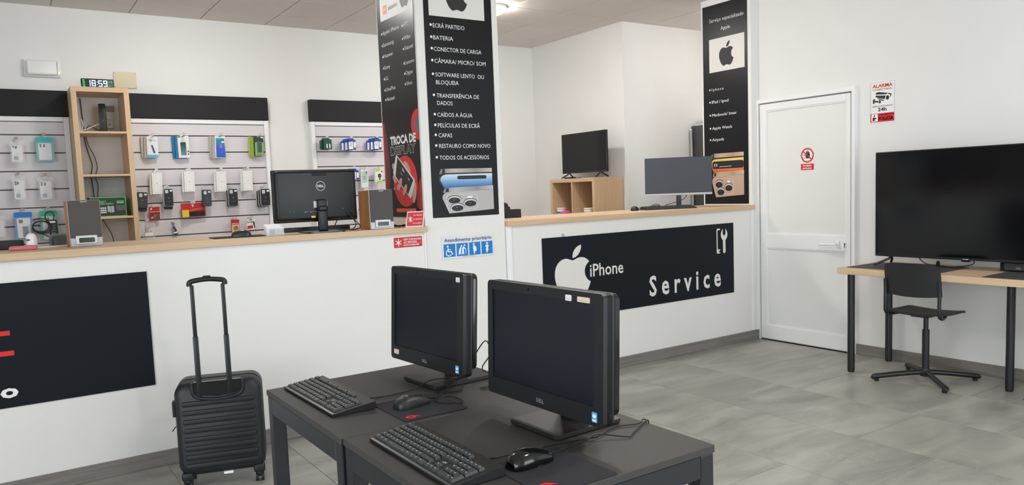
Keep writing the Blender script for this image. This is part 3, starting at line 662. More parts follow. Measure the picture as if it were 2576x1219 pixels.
MB().rbox(-0.03, 0.03, -0.05, 0, 0.0, 0.075, 0.008, 2).build('adapter', M('dingy_white', (214, 204, 190), 0.5), so)
flat('mark', [[(-0.008, 0.03), (0.008, 0.03), (0, 0.045)]], INK, so, -0.05)
MB().rbox(-0.01, 0.05, -0.02, 0, 0.15, 0.2, 0.004, 2).build('socket_plate', M('socket_grey', (150, 144, 138), 0.5), so)
tag(MB().tube([(0.7, YB-0.02, 2.38), (0.705, YB-0.02, 2.25), (0.71, YB-0.025, 2.1), (0.712, YB-0.03, 2.0), (0.73, YB-0.025, 1.9), (0.75, YB-0.03, 1.8), (0.735, YB-0.03, 1.72), (0.74, YB-0.03, 1.6), (0.745, YB-0.03, 1.5)], 0.0035, 6).build('hanging_cable', CABLE), 'black cable hanging straight down inside the oak shelf', 'cable')
tag(MB().tube([(0.84, 7.58, 2.09), (0.8, 7.6, 2.11), (0.75, 7.62, 2.14), (0.72, 7.63, 2.09), (0.73, 7.63, 1.98), (0.77, 7.63, 1.88), (0.785, 7.63, 1.78), (0.765, 7.63, 1.7), (0.78, 7.63, 1.62), (0.765, 7.63, 1.5)], 0.003, 6).build('hanging_cable', CABLE), 'second black cable bowing outward inside the oak shelf', 'cable')
tag(MB().tube([(0.69, 7.45, 2.072), (0.66, 7.42, 2.10), (0.655, 7.4, 2.15), (0.672, 7.38, 2.17), (0.682, 7.38, 2.13), (0.68, 7.4, 2.085), (0.74, 7.45, 2.11), (0.82, 7.5, 2.15)], 0.003, 6).build('white_cable', M('white_cable', (226, 224, 214), 0.5)), 'thin white cable loop in the top cube of the shelf', 'cable')
tag(MB().tube([(0.79, 7.6, 1.33), (0.81, 7.58, 1.28), (0.85, 7.56, 1.18), (0.855, 7.5, 1.05), (0.855, 7.5, 0.999)], 0.003, 6).build('hanging_cable', CABLE), 'black cable in the lowest visible cube of the shelf', 'cable')
# boxed power supply
ps = thing('power_supply_box', 'black and green power supply box in the oak shelf', 'box', (0.84, 7.3, 1.3545), 0)
MB().box(-0.165, 0.105, 0, 0.2, 0, 0.162).build('carton', M('carton_black', (22, 26, 26), 0.4), ps)
GRN = M('print_lime', (96, 220, 96), 0.45)
MB().ring([(-0.1655, -0.0003), (0.1055, -0.0003), (0.1055, 0.1625), (-0.1655, 0.1625)], [(-0.1655, 0.004), (0.1015, 0.004), (0.1015, 0.1585), (-0.1655, 0.1585)], -0.0006, 0.0).build('green_edge', GRN, ps)
MB().box(0.1045, 0.1058, 0.0, 0.2, -0.0002, 0.1622).build('green_side', GRN, ps)
text('lettering', 'SILENT', -0.12, 0.118, 0.014, GRN, ps, -0.0008, x1=-0.045, bold=0.02)
text('lettering', 'POWER SUPPLY', -0.12, 0.1, 0.014, GRN, ps, -0.0008, x1=0.012, bold=0.02)
flat('green_badge', [rr(0.036, 0.088, 0.108, 0.13, 0.002)], GRN, ps, 0)
text('lettering', '550W', 0.041, 0.113, 0.012, INK, ps, -0.0012, x1=0.083, bold=0.02)
flat('fan_picture', [[(-0.038, 0.04), (-0.012, 0.032), (-0.012, 0.085), (-0.038, 0.09)], [(-0.01, 0.032), (0.012, 0.036), (0.012, 0.088), (-0.01, 0.085)]], M('print_light_grey', (170, 172, 170), 0.5), ps, -0.0002)
flat('icon_rows', [[(-0.1+a*0.014, 0.03+b*0.018), (-0.09+a*0.014, 0.03+b*0.018), (-0.09+a*0.014, 0.042+b*0.018), (-0.1+a*0.014, 0.042+b*0.018)] for a in range(4) for b in range(3)], WHITE, ps, -0.0002)
flat('small_print', [[(0.03, 0.05+k*0.009), (0.094, 0.05+k*0.009), (0.094, 0.054+k*0.009), (0.03, 0.054+k*0.009)] for k in range(5)], M('print_mid_grey', (120, 122, 120), 0.5), ps, -0.0002)

# ------------------------------------------------------------------ goods on hooks
CLEAR = M('clear_plastic', (246, 246, 248), 0.12, alpha=0.14)
HOOK = M('hook_metal', (196, 196, 198), 0.3, 0.6)
def hook(x, z, label, out=0.12, tagc=None):
    t = thing('display_hook', label, 'hook', (x, YS, z), FRONT, group='hooks on the slat walls')
    MB().rbox(-0.016, 0.016, -0.006, 0.0, -0.012, 0.018, 0.002, 1).build('back_plate', HOOK, t)
    MB().tube([(0, -0.002, 0.0), (0, -out*0.6, 0.0), (0, -out+0.008, 0.001), (0, -out, 0.012)], 0.0022, 6).build('prong', HOOK, t, smooth=60)
    MB().box(-0.013, 0.013, -out-0.002, -out-0.0005, 0.006, 0.03).build('price_tag', tagc or M('tag_card', (196, 186, 182), 0.5), t)
PW = M('case_white', (240, 240, 240), 0.35)
def pouch(label, x, zt, w, h, cap=None, lens=3, bottom=None, ph=True, y=YS-0.055):
    """hanging pouch with header flap, pale phone case inside and a clear film in front"""
    t = thing('phone_case_pouch', label, 'phone case', (x, y, zt), 0, group='pouched phone cases on the left slat wall', rot=(radians(2), 0, radians(random.uniform(-3, 3))))
    capm = M('pouch_'+cap[0], cap[1], 0.35) if cap else CLEAR
    ch = 0.045 if cap else 0.03
    MB().prism(rr(-w/2, w/2, -ch, 0, 0.008), -0.001, 0.004).build('header_flap', capm, t)
    if cap:
        MB().prism([(-w/2, -h+0.004), (w/2, -h+0.004), (w/2, -ch), (-w/2, -ch)], 0.0035, 0.0045).build('back_film', capm, t)
    cw = w*0.74; c = MB().prism(rr(-cw/2, cw/2, -h+0.012, -ch-0.004, 0.012), -0.007, 0.003).build('phone_case', PW, t)
    pts = {3: [(-.3, .1), (-.05, .1), (-.1, .19)], 4: [(-.32, .1), (-.32, .22), (-.04, .12), (-.06, .22)], 5: [(-.3, .1), (-.3, .18), (-.3, .26), (-.08, .13), (-.08, .21)], 0: []}[lens]
    for a, b in pts:
        MB().prism(ell(a*cw, -ch-0.004-b*(h-ch)*0.8, 0.0075, 0.0075, 12), -0.0078, -0.0069).build('camera_hole', M('camera_hole', (38, 38, 42), 0.4), c)
    if ph == 'phone':
        MB().prism(rr(-cw*.12, cw*.3, -h+0.02, -h*0.52, 0.005), -0.0078, -0.0069).build('phone_print', M('print_slate_blue', (96, 118, 136), 0.4), c)
        MB().prism(rr(-cw*.36, -cw*.05, -ch-0.045, -ch-0.016, 0.006), -0.0078, -0.0069).build('camera_window', M('camera_hole_dark', (30, 32, 36), 0.4), c)
    elif ph:
        MB().prism(rr(-cw*.34, cw*.06, -h+0.026, -h+0.058, 0.002), -0.0078, -0.0069).build('print_card', M('print_card_blue', (150, 160, 186), 0.5), c)
        flat('card_lines', [[(-cw*.2, -h*.56-k*.012), (cw*.2, -h*.56-k*.012), (cw*.2, -h*.56-k*.012-.003), (-cw*.2, -h*.56-k*.012-.003)] for k in range(3)], M('print_pale_grey', (196, 194, 200), 0.5), c, -0.0068)
    MB().prism(rr(-w/2, w/2, -h, -ch+0.004, 0.004), -0.0105, -0.0095).build('clear_film', CLEAR, t)
    if bottom:
        MB().prism([(-w*.4, -h-0.004), (w*.44, -h-0.004), (w*.44, -h+0.02), (-w*.4, -h+0.02)], 0.0, 0.003).build('bottom_seal', capm, t)
    hook(x, zt+0.004, 'hook of the '+label.split(' on ')[0].split(' under ')[0].split(' beside ')[0], 0.07, M('tag_copper', (176, 146, 136), 0.5))
TEAL = ('teal', (52, 178, 176)); BLU = ('blue', (40, 122, 204)); GRE = ('green', (58, 176, 142))
pouch('clear pouched white case with three lens holes, top row', 0.203, 2.004, 0.103, 0.181, None, 3)
pouch('teal topped white case pouch with four lens holes', 0.402, 2.036, 0.128, 0.2, TEAL, 4, True, ph=None)
pouch('clear pouched white case with five lens holes, second row', 0.194, 1.717, 0.099, 0.202, None, 5)
pouch('clear pouched white case with four lens holes, second row', 0.383, 1.703, 0.115, 0.195, None, 4)
pouch('clear pouched white case cut by the photo edge', 0.027, 1.396, 0.1, 0.185, None, 0, ph=None)
pouch('blue bordered case pouch showing a phone print', 0.202, 1.419, 0.128, 0.226, BLU, 0, ph='phone')
pouch('green topped case pouch behind the black charger', 0.383, 1.424, 0.129, 0.253, GRE, 3, ph=None)
ch = thing('charger', 'black laptop charger with coiled cable hanging on left slat wall', 'charger', (0.405, YS-0.1, 1.42), 0)
MB().rbox(-0.027, 0.033, -0.02, 0.012, -0.19, -0.074, 0.006, 2).build('adapter', BLACKP, ch)
MB().box(-0.022, 0.02, -0.0212, -0.02, -0.1, -0.085).build('white_label', WHITE, ch)
flat('label_print', [[(-0.015, -0.12-k*.02), (0.02, -0.12-k*.02), (0.02, -0.124-k*.02), (-0.015, -0.128-k*.02)] for k in range(4)], M('print_mid_grey', (120, 122, 120), 0.5), ch, -0.02)
mb = MB()
for k in range(3):
    r = 0.055+0.006*k
    mb.tube([(-0.085+r*cos(a)*1.05+0.004*k, -0.012*k, -0.125+r*0.8*sin(a)-0.004*k) for a in (2*pi*i/16 for i in range(16))], 0.0042, 6, 2, True)
mb.tube([(-0.03, 0, -0.11), (-0.05, 0, -0.04), (-0.03, 0, -0.01), (-0.005, 0, -0.004), (0.015, 0, -0.03), (0.01, 0, -0.08)], 0.0042, 6)
mb.tube([(-0.14, 0, -0.07), (-0.08, 0, -0.06), (-0.02, 0, -0.08), (-0.01, 0, -0.1)], 0.0042, 6)
mb.tube([(-0.09, 0, -0.18), (-0.03, 0.0, -0.215), (-0.02, 0.0, -0.19)], 0.004, 6)
mb.build('coiled_cable', CABLE, ch)

def card_box(label, x, zt, w, h, d, n, face, prints, side=None, tilt=0.0, y=YS-0.055, grp='screen protector packs in the top row'):
    """n slim boxes hanging one behind the other; each is a thing of its own"""
    for k in range(n):
        t = thing('hanging_box', label if k == 0 else '%s pack hidden %s behind the %s' % (side[0], ('directly', 'two places', 'three places')[k-1], label.split(' with ')[0].split(' showing ')[0]), 'box', (x-0.02*k+(0.004 if k % 2 else 0), y-0.006+0.02*k, zt-0.006*(k % 2)), 0, group=grp, rot=(radians(3), radians(tilt+(2 if k % 2 else 0)), radians(12)))
        fm = face if k == 0 else side[1]
        MB().prism([(-w/2, -h), (w/2, -h), (w/2, 0), (0.018, 0), (0.014, -0.012), (-0.014, -0.012), (-0.018, 0), (-w/2, 0)], -d/2, d/2).build('carton', fm, t)
        if k == 0:
            for nm, pol, m in prints: flat(nm, pol, m, t, -d/2)
    hook(x, zt-0.006, 'hook of the '+label.split(' with ')[0].split(' showing ')[0], 0.13, M('tag_card', (196, 186, 182), 0.5))
GLASSP = gradient('print_phone_glass', [(0, (120, 150, 146)), (0.5, (70, 110, 110)), (1, (30, 50, 52))], 2, -0.18, -0.06)
card_box('white screen protector box with light blue base', 1.231, 2.05, 0.096, 0.19, 0.016, 3, M('carton_white', (232, 232, 230), 0.45), [('blue_base', [[(-0.048, -0.19), (0.048, -0.19), (0.048, -0.165), (-0.048, -0.165)]], M('print_sky', (96, 182, 226), 0.4)), ('phone_print', [[(-0.014, -0.08), (0.002, -0.078), (0.024, -0.148), (0.006, -0.152)]], M('print_royal', (50, 84, 150), 0.4))], ('cream', M('carton_cream', (196, 190, 180), 0.5)))
card_box('white box showing a dark phone screen', 1.491, 2.056, 0.1, 0.2, 0.016, 3, M('carton_white', (232, 232, 230), 0.45), [('phone_print', [rr(-0.03, 0.022, -0.178, -0.058, 0.008)], GLASSP), ('green_corner', [[(-0.05, -0.016), (-0.025, -0.016), (-0.025, 0), (-0.05, 0)]], M('print_leaf', (96, 168, 92), 0.4)), ('chips', [[(0.032, -0.15), (0.044, -0.15), (0.044, -0.135), (0.032, -0.135)], [(0.032, -0.172), (0.044, -0.172), (0.044, -0.16), (0.032, -0.16)]], INK)], ('blue', M('carton_blue', (40, 130, 180), 0.5)), -2)
card_box('teal and blue box with white disc', 1.817, 2.057, 0.098, 0.205, 0.016, 3, M('carton_white', (232, 232, 230), 0.45), [('blue_panel', [[(-0.042, -0.2), (0.049, -0.2), (0.042, -0.022), (-0.042, -0.022)]], gradient('print_teal_blue', [(0, (30, 96, 190)), (0.5, (72, 90, 206)), (1, (40, 160, 170))], 2, -0.2, -0.02)), ('violet_disc', [ell(0.01, -0.155, 0.011, 0.011, 14)], M('print_violet', (206, 150, 236), 0.4)), ('white_disc', [ell(0.006, -0.083, 0.012, 0.014, 14), [(-0.012, -0.102), (0.022, -0.102), (0.022, -0.105), (-0.012, -0.105)], [(0.01, -0.048), (0.042, -0.048), (0.042, -0.064), (0.01, -0.064)]], WHITE)], ('beige', M('carton_cream', (196, 190, 180), 0.5)))
card_box('dark green box with violet phone print', 2.177, 2.057, 0.092, 0.19, 0.016, 3, M('carton_dark_green', (34, 66, 52), 0.4), [('leaf_panel', [[(-0.04, -0.186), (0.044, -0.186), (0.044, -0.06), (-0.04, -0.06)]], M('print_sage', (140, 182, 120), 0.45)), ('violet_phone', [rr(-0.022, 0.03, -0.16, -0.052, 0.006)], M('print_phone_violet', (120, 120, 206), 0.4)), ('phone_screen', [rr(-0.012, 0.026, -0.156, -0.058, 0.005)], M('print_dark_teal', (30, 78, 76), 0.4)), ('white_strip', [[(-0.02, -0.18), (0.03, -0.18), (0.03, -0.166), (-0.02, -0.166)], [(0.02, -0.004), (0.044, -0.004), (0.044, -0.018), (0.02, -0.018)]], WHITE)], ('lime', M('carton_lime', (176, 196, 84), 0.5)))
cris = [o for o in COL.objects if o.name.startswith('hanging_box') and o.get('label', '').startswith('white screen protector box with')][0]
text('lettering', 'CRISTAL', -0.036, -0.042, 0.013, M('print_blue_grey', (150, 164, 180), 0.5), cris, -0.0088, x1=0.038)
SCB = M('carton_bright_white', (240, 239, 237), 0.4)
for lab, x, zt, w, h in (('white embossed case box nearest the oak shelf', 1.243, 1.722, 0.088, 0.19), ('white embossed case box second from the oak shelf', 1.519, 1.728, 0.094, 0.184), ('white embossed case box third from the oak shelf', 1.802, 1.723, 0.096, 0.186), ('white embossed case box nearest the rear-facing monitor', 2.046, 1.728, 0.096, 0.19)):
    for k in range(2):
        t = thing('hanging_box', lab if k == 0 else 'second box hanging behind the '+lab, 'box', (x-0.012*k, YS-0.07+0.022*k, zt-0.005*k), 0, group='white embossed boxes', rot=(radians(2), radians(1.5*k), radians(10)))
        MB().rbox(-w/2, w/2, -0.01, 0.01, -h, 0, 0.002, 1).build('carton', SCB, t)
        if k == 0:
            EMB = M('print_emboss', (206, 198, 196), 0.5)
            MB().ring(rr(-w*.36, w*.36, -h*.93, -h*.08, .01), rr(-w*.345, w*.345, -h*.922, -h*.088, .009), -0.0106, -0.01).build('embossed_outline', EMB, t)
            apple(t, 0, -h*.53, 0.013, EMB, -0.01)
    hook(x, zt+0.012, 'hook of the '+lab, 0.1, M('tag_clear', (206, 204, 204), 0.3))
DK = [M('silicone_charcoal', (56, 54, 58), 0.6), M('silicone_deep_green', (30, 42, 38), 0.6), M('silicone_slate', (58, 60, 70), 0.6), M('silicone_ink', (34, 38, 42), 0.6), M('silicone_black', (30, 31, 36), 0.6)]
RIM = M('case_pack_rim', (196, 196, 190), 0.35)
for i, (lab, x, zt, w, h, n) in enumerate((('charcoal phone case hanging against the oak shelf', 1.116, 1.55, 0.08, 0.135, 2), ('deep green phone case below the first white boxes', 1.33, 1.576, 0.078, 0.155, 2), ('slate grey phone case above the big battery pack', 1.661, 1.554, 0.078, 0.145, 1), ('dark phone case in pale tray, fourth in its row', 1.898, 1.558, 0.086, 0.16, 2), ('black phone case half hidden by the monitor edge', 2.202, 1.549, 0.09, 0.158, 3))):
    for k in range(n):
        t = thing('packed_phone_case', lab if k == 0 else '%s tray behind the %s' % (('next', 'last')[k-1], lab), 'phone case', (x-0.014*k*(1 if i > 2 else 0.3), YS-0.075+0.02*k, zt-(0.008 if i > 2 else 0.03)*k), 0, group='dark phone cases', rot=(0, radians((4 if i == 0 else 1)), radians(8)))
        MB().prism(rr(-w/2-0.004, w/2+0.004, -h-0.004, 0.004, 0.014), -0.004, 0.006).build('tray', RIM if i in (1, 3, 4) else DK[i], t)
        c = MB().prism(rr(-w/2, w/2, -h, 0, 0.013), -0.009, -0.003).build('case_back', DK[i], t)
        if k == 0:
            MB().prism(rr(-w*.38, -w*.02, -w*.5, -w*.1, 0.008), -0.0098, -0.0088).build('camera_window', M('window_pale', (196, 204, 196), 0.5), c)
            MB().prism(rr(w*.16, w*.44, -w*.3, -w*.12, 0.002), -0.0098, -0.0088).build('price_sticker', WHITE, c)
            apple(c, 0, -h*.56, 0.016, INKGREY, -0.009)
            flat('small_print', [[(-w*.25, -h*.72), (w*.25, -h*.72), (w*.25, -h*.735), (-w*.25, -h*.735)]], INKGREY, c, -0.009)
    hook(x-0.01, zt+0.012, 'hook of the '+lab, 0.1)
def blister(name, label, cat, x, zt, w, h, parts, base, d=0.012, y=YS-0.05, tilt=0.0, hooked=True):
    t = thing(name, label, cat, (x, y, zt), 0, rot=(radians(2), radians(tilt), radians(6)))
    MB().prism([(-w/2, -h), (w/2, -h), (w/2, 0), (w*.14, 0), (w*.1, -0.007), (-w*.1, -0.007), (-w*.14, 0), (-w/2, 0)], -d/2, d/2).build('card', base, t)
    for nm, pol, m in parts:
        flat(nm, [[(a*w, -b*h) for a, b in p] for p in pol], m, t, -d/2)
    if hooked: hook(x, zt-0.003, 'hook of the '+label.split(' with ')[0].split(' showing ')[0], 0.09)
    return t
REDC = M('card_red', (190, 34, 38), 0.4); BROWN = M('print_brown', (112, 52, 40), 0.5); CREAM = M('print_cream', (226, 190, 150), 0.5); YEL = M('print_yellow', (234, 196, 48), 0.45)
blister('battery_pack', 'small red card pack below the charcoal phone case', 'battery pack', 1.207, 1.419, 0.088, 0.118, [('picture', [[(-.46, .45), (.46, .42), (.46, .95), (-.46, .97)]], BROWN), ('figure_picture', [[(-.1, .6), (.3, .5), (.38, .55), (.1, .7), (.12, .9), (-.02, .94)], [(-.4, .8), (-.2, .72), (-.15, .84), (-.38, .9)]], CREAM), ('arrow', [[(-.42, .2), (-.3, .06), (-.2, .1), (-.34, .26)]], WHITE), ('band', [[(-.45, .36), (.45, .34), (.45, .38), (-.45, .4)]], CREAM)], REDC)
bt = blister('battery_pack', 'large red battery pack with yellow corner panel', 'battery pack', 1.54, 1.44, 0.215, 0.125, [('battery_row', [[(-.22, .62), (.48, .56), (.48, .98), (-.22, .98)]], M('print_dark_brown', (70, 40, 38), 0.5)), ('glow_stripe', [[(-.2, .55), (.1, .42), (.46, .36), (.1, .5), (-.15, .6)]], M('print_orange_glow', (226, 104, 60), 0.5)), ('emblem', [[(-.08, .1), (.02, .12), (.0, .26), (-.06, .28)]], WHITE)], REDC, 0.02)
MB().prism([(-0.106, -0.126), (-0.046, -0.126), (-0.046, -0.062), (-0.106, -0.062)], -0.022, -0.008).build('yellow_panel', YEL, bt)
for k in range(10):
    MB().cyl((-0.04+k*0.0145, -0.011, -0.118), (-0.04+k*0.0145, -0.011, -0.082), 0.0052, n=10).build('battery', M('battery_wrap', (56, 44, 44), 0.3, 0.4), bt)
blister('battery_pack', 'red card pack hanging just above the counter mouse', 'battery pack', 1.907, 1.268, 0.076, 0.12, [('picture', [[(-.46, .4), (.46, .38), (.46, .97), (-.46, .98)]], CREAM), ('figure_picture', [[(-.3, .6), (.2, .5), (.4, .8), (-.2, .9)]], BROWN), ('band', [[(-.45, .3), (.45, .28), (.45, .32), (-.45, .34)]], WHITE)], REDC)
en = blister('battery_pack', 'white card battery pack with red label and black cell', 'battery pack', 2.053, 1.266, 0.084, 0.103, [('red_label', [[(-.44, .66), (.22, .58), (.22, .88), (-.44, .94)]], RED), ('cell_picture', [[(.24, .32), (.44, .32), (.46, .9), (.38, .9)]], INK), ('slot', [[(-.16, .06), (.16, .06), (.16, .12), (-.16, .12)]], INK)], WHITE)
text('lettering', 'Energizer', -0.036, -0.038, 0.013, INK, en, -0.0068, x1=0.036, bold=0.03, rot=0.1)
cb = thing('parts_bag', 'clear bag of small parts beside foot of the oak shelf', 'bag', (1.144, YS-0.05, 1.284), 0)
MB().prism([(-0.05, -0.15), (0.05, -0.15), (0.062, -0.01), (-0.05, 0)], -0.012, 0.0).build('bag', CLEAR, cb)
for k in range(7):
    a = random.uniform(-0.035, 0.03); b = random.uniform(-0.09, -0.02)
    MB().tube([(a, -0.006, b), (a+random.uniform(-.02, .02), -0.008, b-0.02), (a+random.uniform(.0, .03), -0.005, b-0.035)], 0.0035, 6).build('cable_piece', M('metal_bits', (168, 166, 164), 0.3, 0.5), cb)
MB().box(-0.03, 0.035, -0.014, -0.0125, -0.125, -0.095).build('paper_label', WHITE, cb)
hook(1.144, 1.286, 'hook of the clear bag of small parts', 0.06)
gb = thing('cable_bag', 'small grey cable bag hanging beside the clear bag', 'bag', (1.351, YS-0.045, 1.278), 0, rot=(0, radians(-9), 0))
MB().prism([(-0.016, 0), (0.018, -0.012), (0.008, -0.035), (0.03, -0.14), (-0.022, -0.138), (-0.008, -0.04)], -0.008, 0.004).build('bag', M('grey_film', (120, 120, 126), 0.3), gb)
MB().tube([(-0.004, -0.011, -0.05), (0.012, -0.012, -0.08), (-0.01, -0.012, -0.115), (0.016, -0.012, -0.125)], 0.004, 6).build('cable', CABLE, gb)
MB().box(-0.014, 0.018, -0.0165, -0.0155, -0.108, -0.096).build('paper_label', WHITE, gb)
# right slat wall
def adapter_pack(lab, x, zt, w, h, col, n, kind):
    for k in range(n):
        t = thing('accessory_pack', lab if k == 0 else '%s pack behind the %s' % (('second', 'third')[k-1], lab), 'accessory', (x-0.028*k, YS-0.09+0.022*k, zt-0.004*k), 0, group='accessory packs on the right slat wall', rot=(0, radians(1.5*k), radians(14)))
        MB().prism([(-w/2, -h), (w/2, -h), (w/2, -h*.16), (w*.2, -h*.1), (w*.18, 0), (-w*.18, 0), (-w*.2, -h*.1), (-w/2, -h*.22)], -0.008, 0.008).build('card', M('pack_'+col[0], col[1], 0.4), t)
        if kind == 'blue':
            MB().prism([(-w*.48, -h*.99), (w*.12, -h*.95), (w*.12, -h*.3), (-w*.48, -h*.36)], -0.0095, -0.008).build('white_panel', WHITE, t)
            if k == 0:
                MB().rbox(w*.17, w*.44, -0.018, -0.008, -h*.84, -h*.34, 0.005, 2).build('plug', WHITE, t)
                flat('red_dots', [ell(-w*.28, -h*.72, .0035, .0035, 8), ell(-w*.08, -h*.72, .0035, .0035, 8)], RED, t, -0.0095)
                flat('print_lines', [[(-w*.36, -h*.44-j*.01), (0, -h*.44-j*.01), (0, -h*.44-j*.01-.003), (-w*.36, -h*.44-j*.01-.003)] for j in range(3)], INKGREY, t, -0.0095)
        elif k == 0:
            for a in (-.12, .22): MB().prism(rr(w*(a-.07), w*(a+.07), -h*.9, -h*.52, .005), -0.0095, -0.008).build('earbud_print', WHITE, t)
    hook(x-0.01, zt-0.006, 'hook of the '+lab, 0.12, M('tag_clear', (206, 204, 204), 0.3))
adapter_pack('dark green pack with two white earbuds', 2.857, 2.043, 0.094, 0.115, ('green', (34, 84, 66)), 2, 'ear')
adapter_pack('blue and white plug pack in the middle of the top row', 3.117, 2.041, 0.09, 0.117, ('blue', (46, 84, 168)), 3, 'blue')
adapter_pack('blue and white plug pack nearest the pillar', 3.402, 2.047, 0.094, 0.12, ('blue', (46, 84, 168)), 3, 'blue')
adapter_pack('blue and white plug pack half behind the monitor', 3.13, 1.729, 0.09, 0.115, ('blue', (46, 84, 168)), 1, 'blue')
blister('accessory_box', 'pale mint box with wave print, second row', 'accessory', 3.246, 1.721, 0.082, 0.19, [('mint_panel', [[(-.36, .12), (.36, .1), (.36, .7), (-.36, .74)]], M('print_mint', (178, 206, 190), 0.45)), ('waves', [[(-.34, .4), (0, .36), (.3, .44), (.3, .47), (0, .4), (-.34, .44)], [(-.34, .52), (0, .48), (.3, .56), (.3, .59), (0, .52), (-.34, .56)]], M('print_mint_dark', (128, 166, 150), 0.45)), ('corner', [[(.16, .12), (.36, .1), (.36, .3), (.2, .22)]], M('print_forest', (60, 92, 84), 0.45))], M('carton_pale', (226, 230, 226), 0.45), 0.018, YS-0.07)
cm = blister('camera_box', 'white and lime box with black camera picture by pillar', 'accessory', 3.401, 1.72, 0.09, 0.138, [('lime_base', [[(-.3, .86), (.5, .84), (.5, 1.0), (-.3, 1.0)]], M('print_vivid_lime', (164, 216, 44), 0.45)), ('lime_top', [[(-.4, .0), (.1, .0), (.3, .12), (-.5, .2)]], M('print_vivid_lime', (164, 216, 44), 0.45)), ('orange_mark', [[(.28, .14), (.46, .14), (.46, .24), (.28, .24)]], BROWN)], M('carton_white', (232, 232, 230), 0.45), 0.03, YS-0.08)
MB().prism(ell(0.006, -0.07, 0.02, 0.023, 18), -0.017, -0.015).prism(ell(0.008, -0.104, 0.011, 0.008, 14), -0.017, -0.015).build('camera_print', INK, cm)
MB().prism(ell(0.006, -0.07, 0.008, 0.009, 14), -0.0178, -0.017).build('lens_print', INKGREY, cm)
blister('accessory_box', 'white slim box between monitor and wooden loudspeaker', 'accessory', 3.12, 1.42, 0.09, 0.13, [('icons', [[(0, .1), (.3, .06), (.3, .26), (.1, .26)]], INK), ('print', [[(-.1, .55), (.1, .55), (.1, .62), (-.1, .62)], [(-.1, .68), (.1, .68), (.1, .72), (-.1, .72)], [(-.2, .85), (.2, .85), (.2, .88), (-.2, .88)]], INKGREY)], M('carton_white', (232, 232, 230), 0.45), 0.014)

# ================================================================== ON THE LEFT WORKTOP
def speaker(label, x, y, rz, group='pair of loudspeakers on the counter'):
    t = thing('loudspeaker', label, 'loudspeaker', (x, y, ZW1), rz, group)
    MB().rbox(-0.078, 0.078, 0.006, 0.2, 0.0, 0.25, 0.003, 1).build('cabinet', SPKW, t)
    MB().rbox(-0.08, 0.08, -0.002, 0.008, 0.0, 0.252, 0.003, 1).build('side_trim', SILVER, t)
    MB().rbox(-0.0765, 0.0765, -0.013, 0.0, 0.048, 0.25, 0.004, 2).build('grille', GREYC, t)
    MB().rbox(-0.079, 0.079, -0.012, 0.0, 0.0, 0.048, 0.003, 1).build('foot_band', SILVER, t)
    b = MB().rbox(-0.052, 0.052, -0.024, -0.01, 0.012, 0.06, 0.004, 2).build('port_surround', M('pale_silver', (206, 206, 206), 0.35, 0.2), t)
    MB().prism(rr(-0.038, 0.038, 0.021, 0.047, 0.004), -0.0246, -0.0235).build('port_opening', BLACKG, b)
    text('lettering', 'SONY', -0.017, 0.24, 0.006, M('print_silver', (206, 204, 202), 0.4), t, -0.0136, x1=0.017, bold=0.03)
speaker('grey fronted loudspeaker standing in front of the oak shelf', 0.412, 4.8, radians(1))
speaker('grey fronted loudspeaker with wooden side next to pillar', 2.062, 4.556, radians(-3))
# monitor seen from behind
dm = thing('monitor', 'black monitor turned with its back to the room', 'monitor', (1.69, 4.72, ZW1), 0)
MB().rbox(-0.272, 0.272, -0.012, 0.012, 0.066, 0.392, 0.008, 2).build('front_bezel', BLACKP, dm, smooth=35)
bk = MB().rbox(-0.26, 0.26, -0.045, -0.006, 0.078, 0.384, 0.02, 4).build('back_cover', M('monitor_back', (16, 18, 20), 0.42), dm, smooth=40)
MB().prism(rr(-0.265, 0.265, 0.072, 0.386, 0.004), 0.0118, 0.0125).build('screen', SCREENM, dm)
mb = MB(); mb.ring(ell(0.022, 0.288, 0.03, 0.03, 32), ell(0.022, 0.288, 0.0268, 0.0268, 32), -0.0462, -0.045); mb.build('emblem_ring', M('print_silver', (206, 204, 202), 0.4), bk)
text('lettering', 'DELL', 0.001, 0.2815, 0.0135, MATS['print_silver'], bk, -0.0458, x1=0.043, bold=0.05)
flat('vent_grille', [[(-0.03, 0.352), (0.064, 0.352), (0.064, 0.372), (-0.03, 0.372)]], RUBBER, bk, -0.045)
MB().rbox(-0.03, 0.06, -0.05, -0.04, 0.152, 0.196, 0.003, 1).build('stand_mount', SILVER, dm)
MB().rbox(-0.012, 0.05, -0.075, -0.045, 0.006, 0.205, 0.012, 3).build('stand_neck', BLACKP, dm, smooth=40)
MB().rbox(-0.012, 0.05, -0.09, -0.06, 0.13, 0.165, 0.012, 3).build('neck_hinge', BLACKP, dm, smooth=40)
MB().slab([(a, b) for a, b in rr(-0.11, 0.13, -0.17, 0.06, 0.03)], 0.0, 0.009).build('stand_base', BLACKG, dm)
flat('yellow_sticker', [[(-0.048, 0.092), (-0.022, 0.092), (-0.022, 0.104), (-0.048, 0.104)]], YEL, bk, -0.045)
flat('label_print', [[(-0.09+k*.012, 0.124+(k % 3)*.004), (-0.081+k*.012, 0.124+(k % 3)*.004), (-0.081+k*.012, 0.134), (-0.09+k*.012, 0.134)] for k in range(8)], INKGREY, bk, -0.045)
flat('screw_marks', [ell(-0.18, 0.132, 0.003, 0.003, 8), ell(-0.155, 0.134, 0.003, 0.003, 8), ell(0.16, 0.142, 0.004, 0.004, 8)], INKGREY, bk, -0.045)
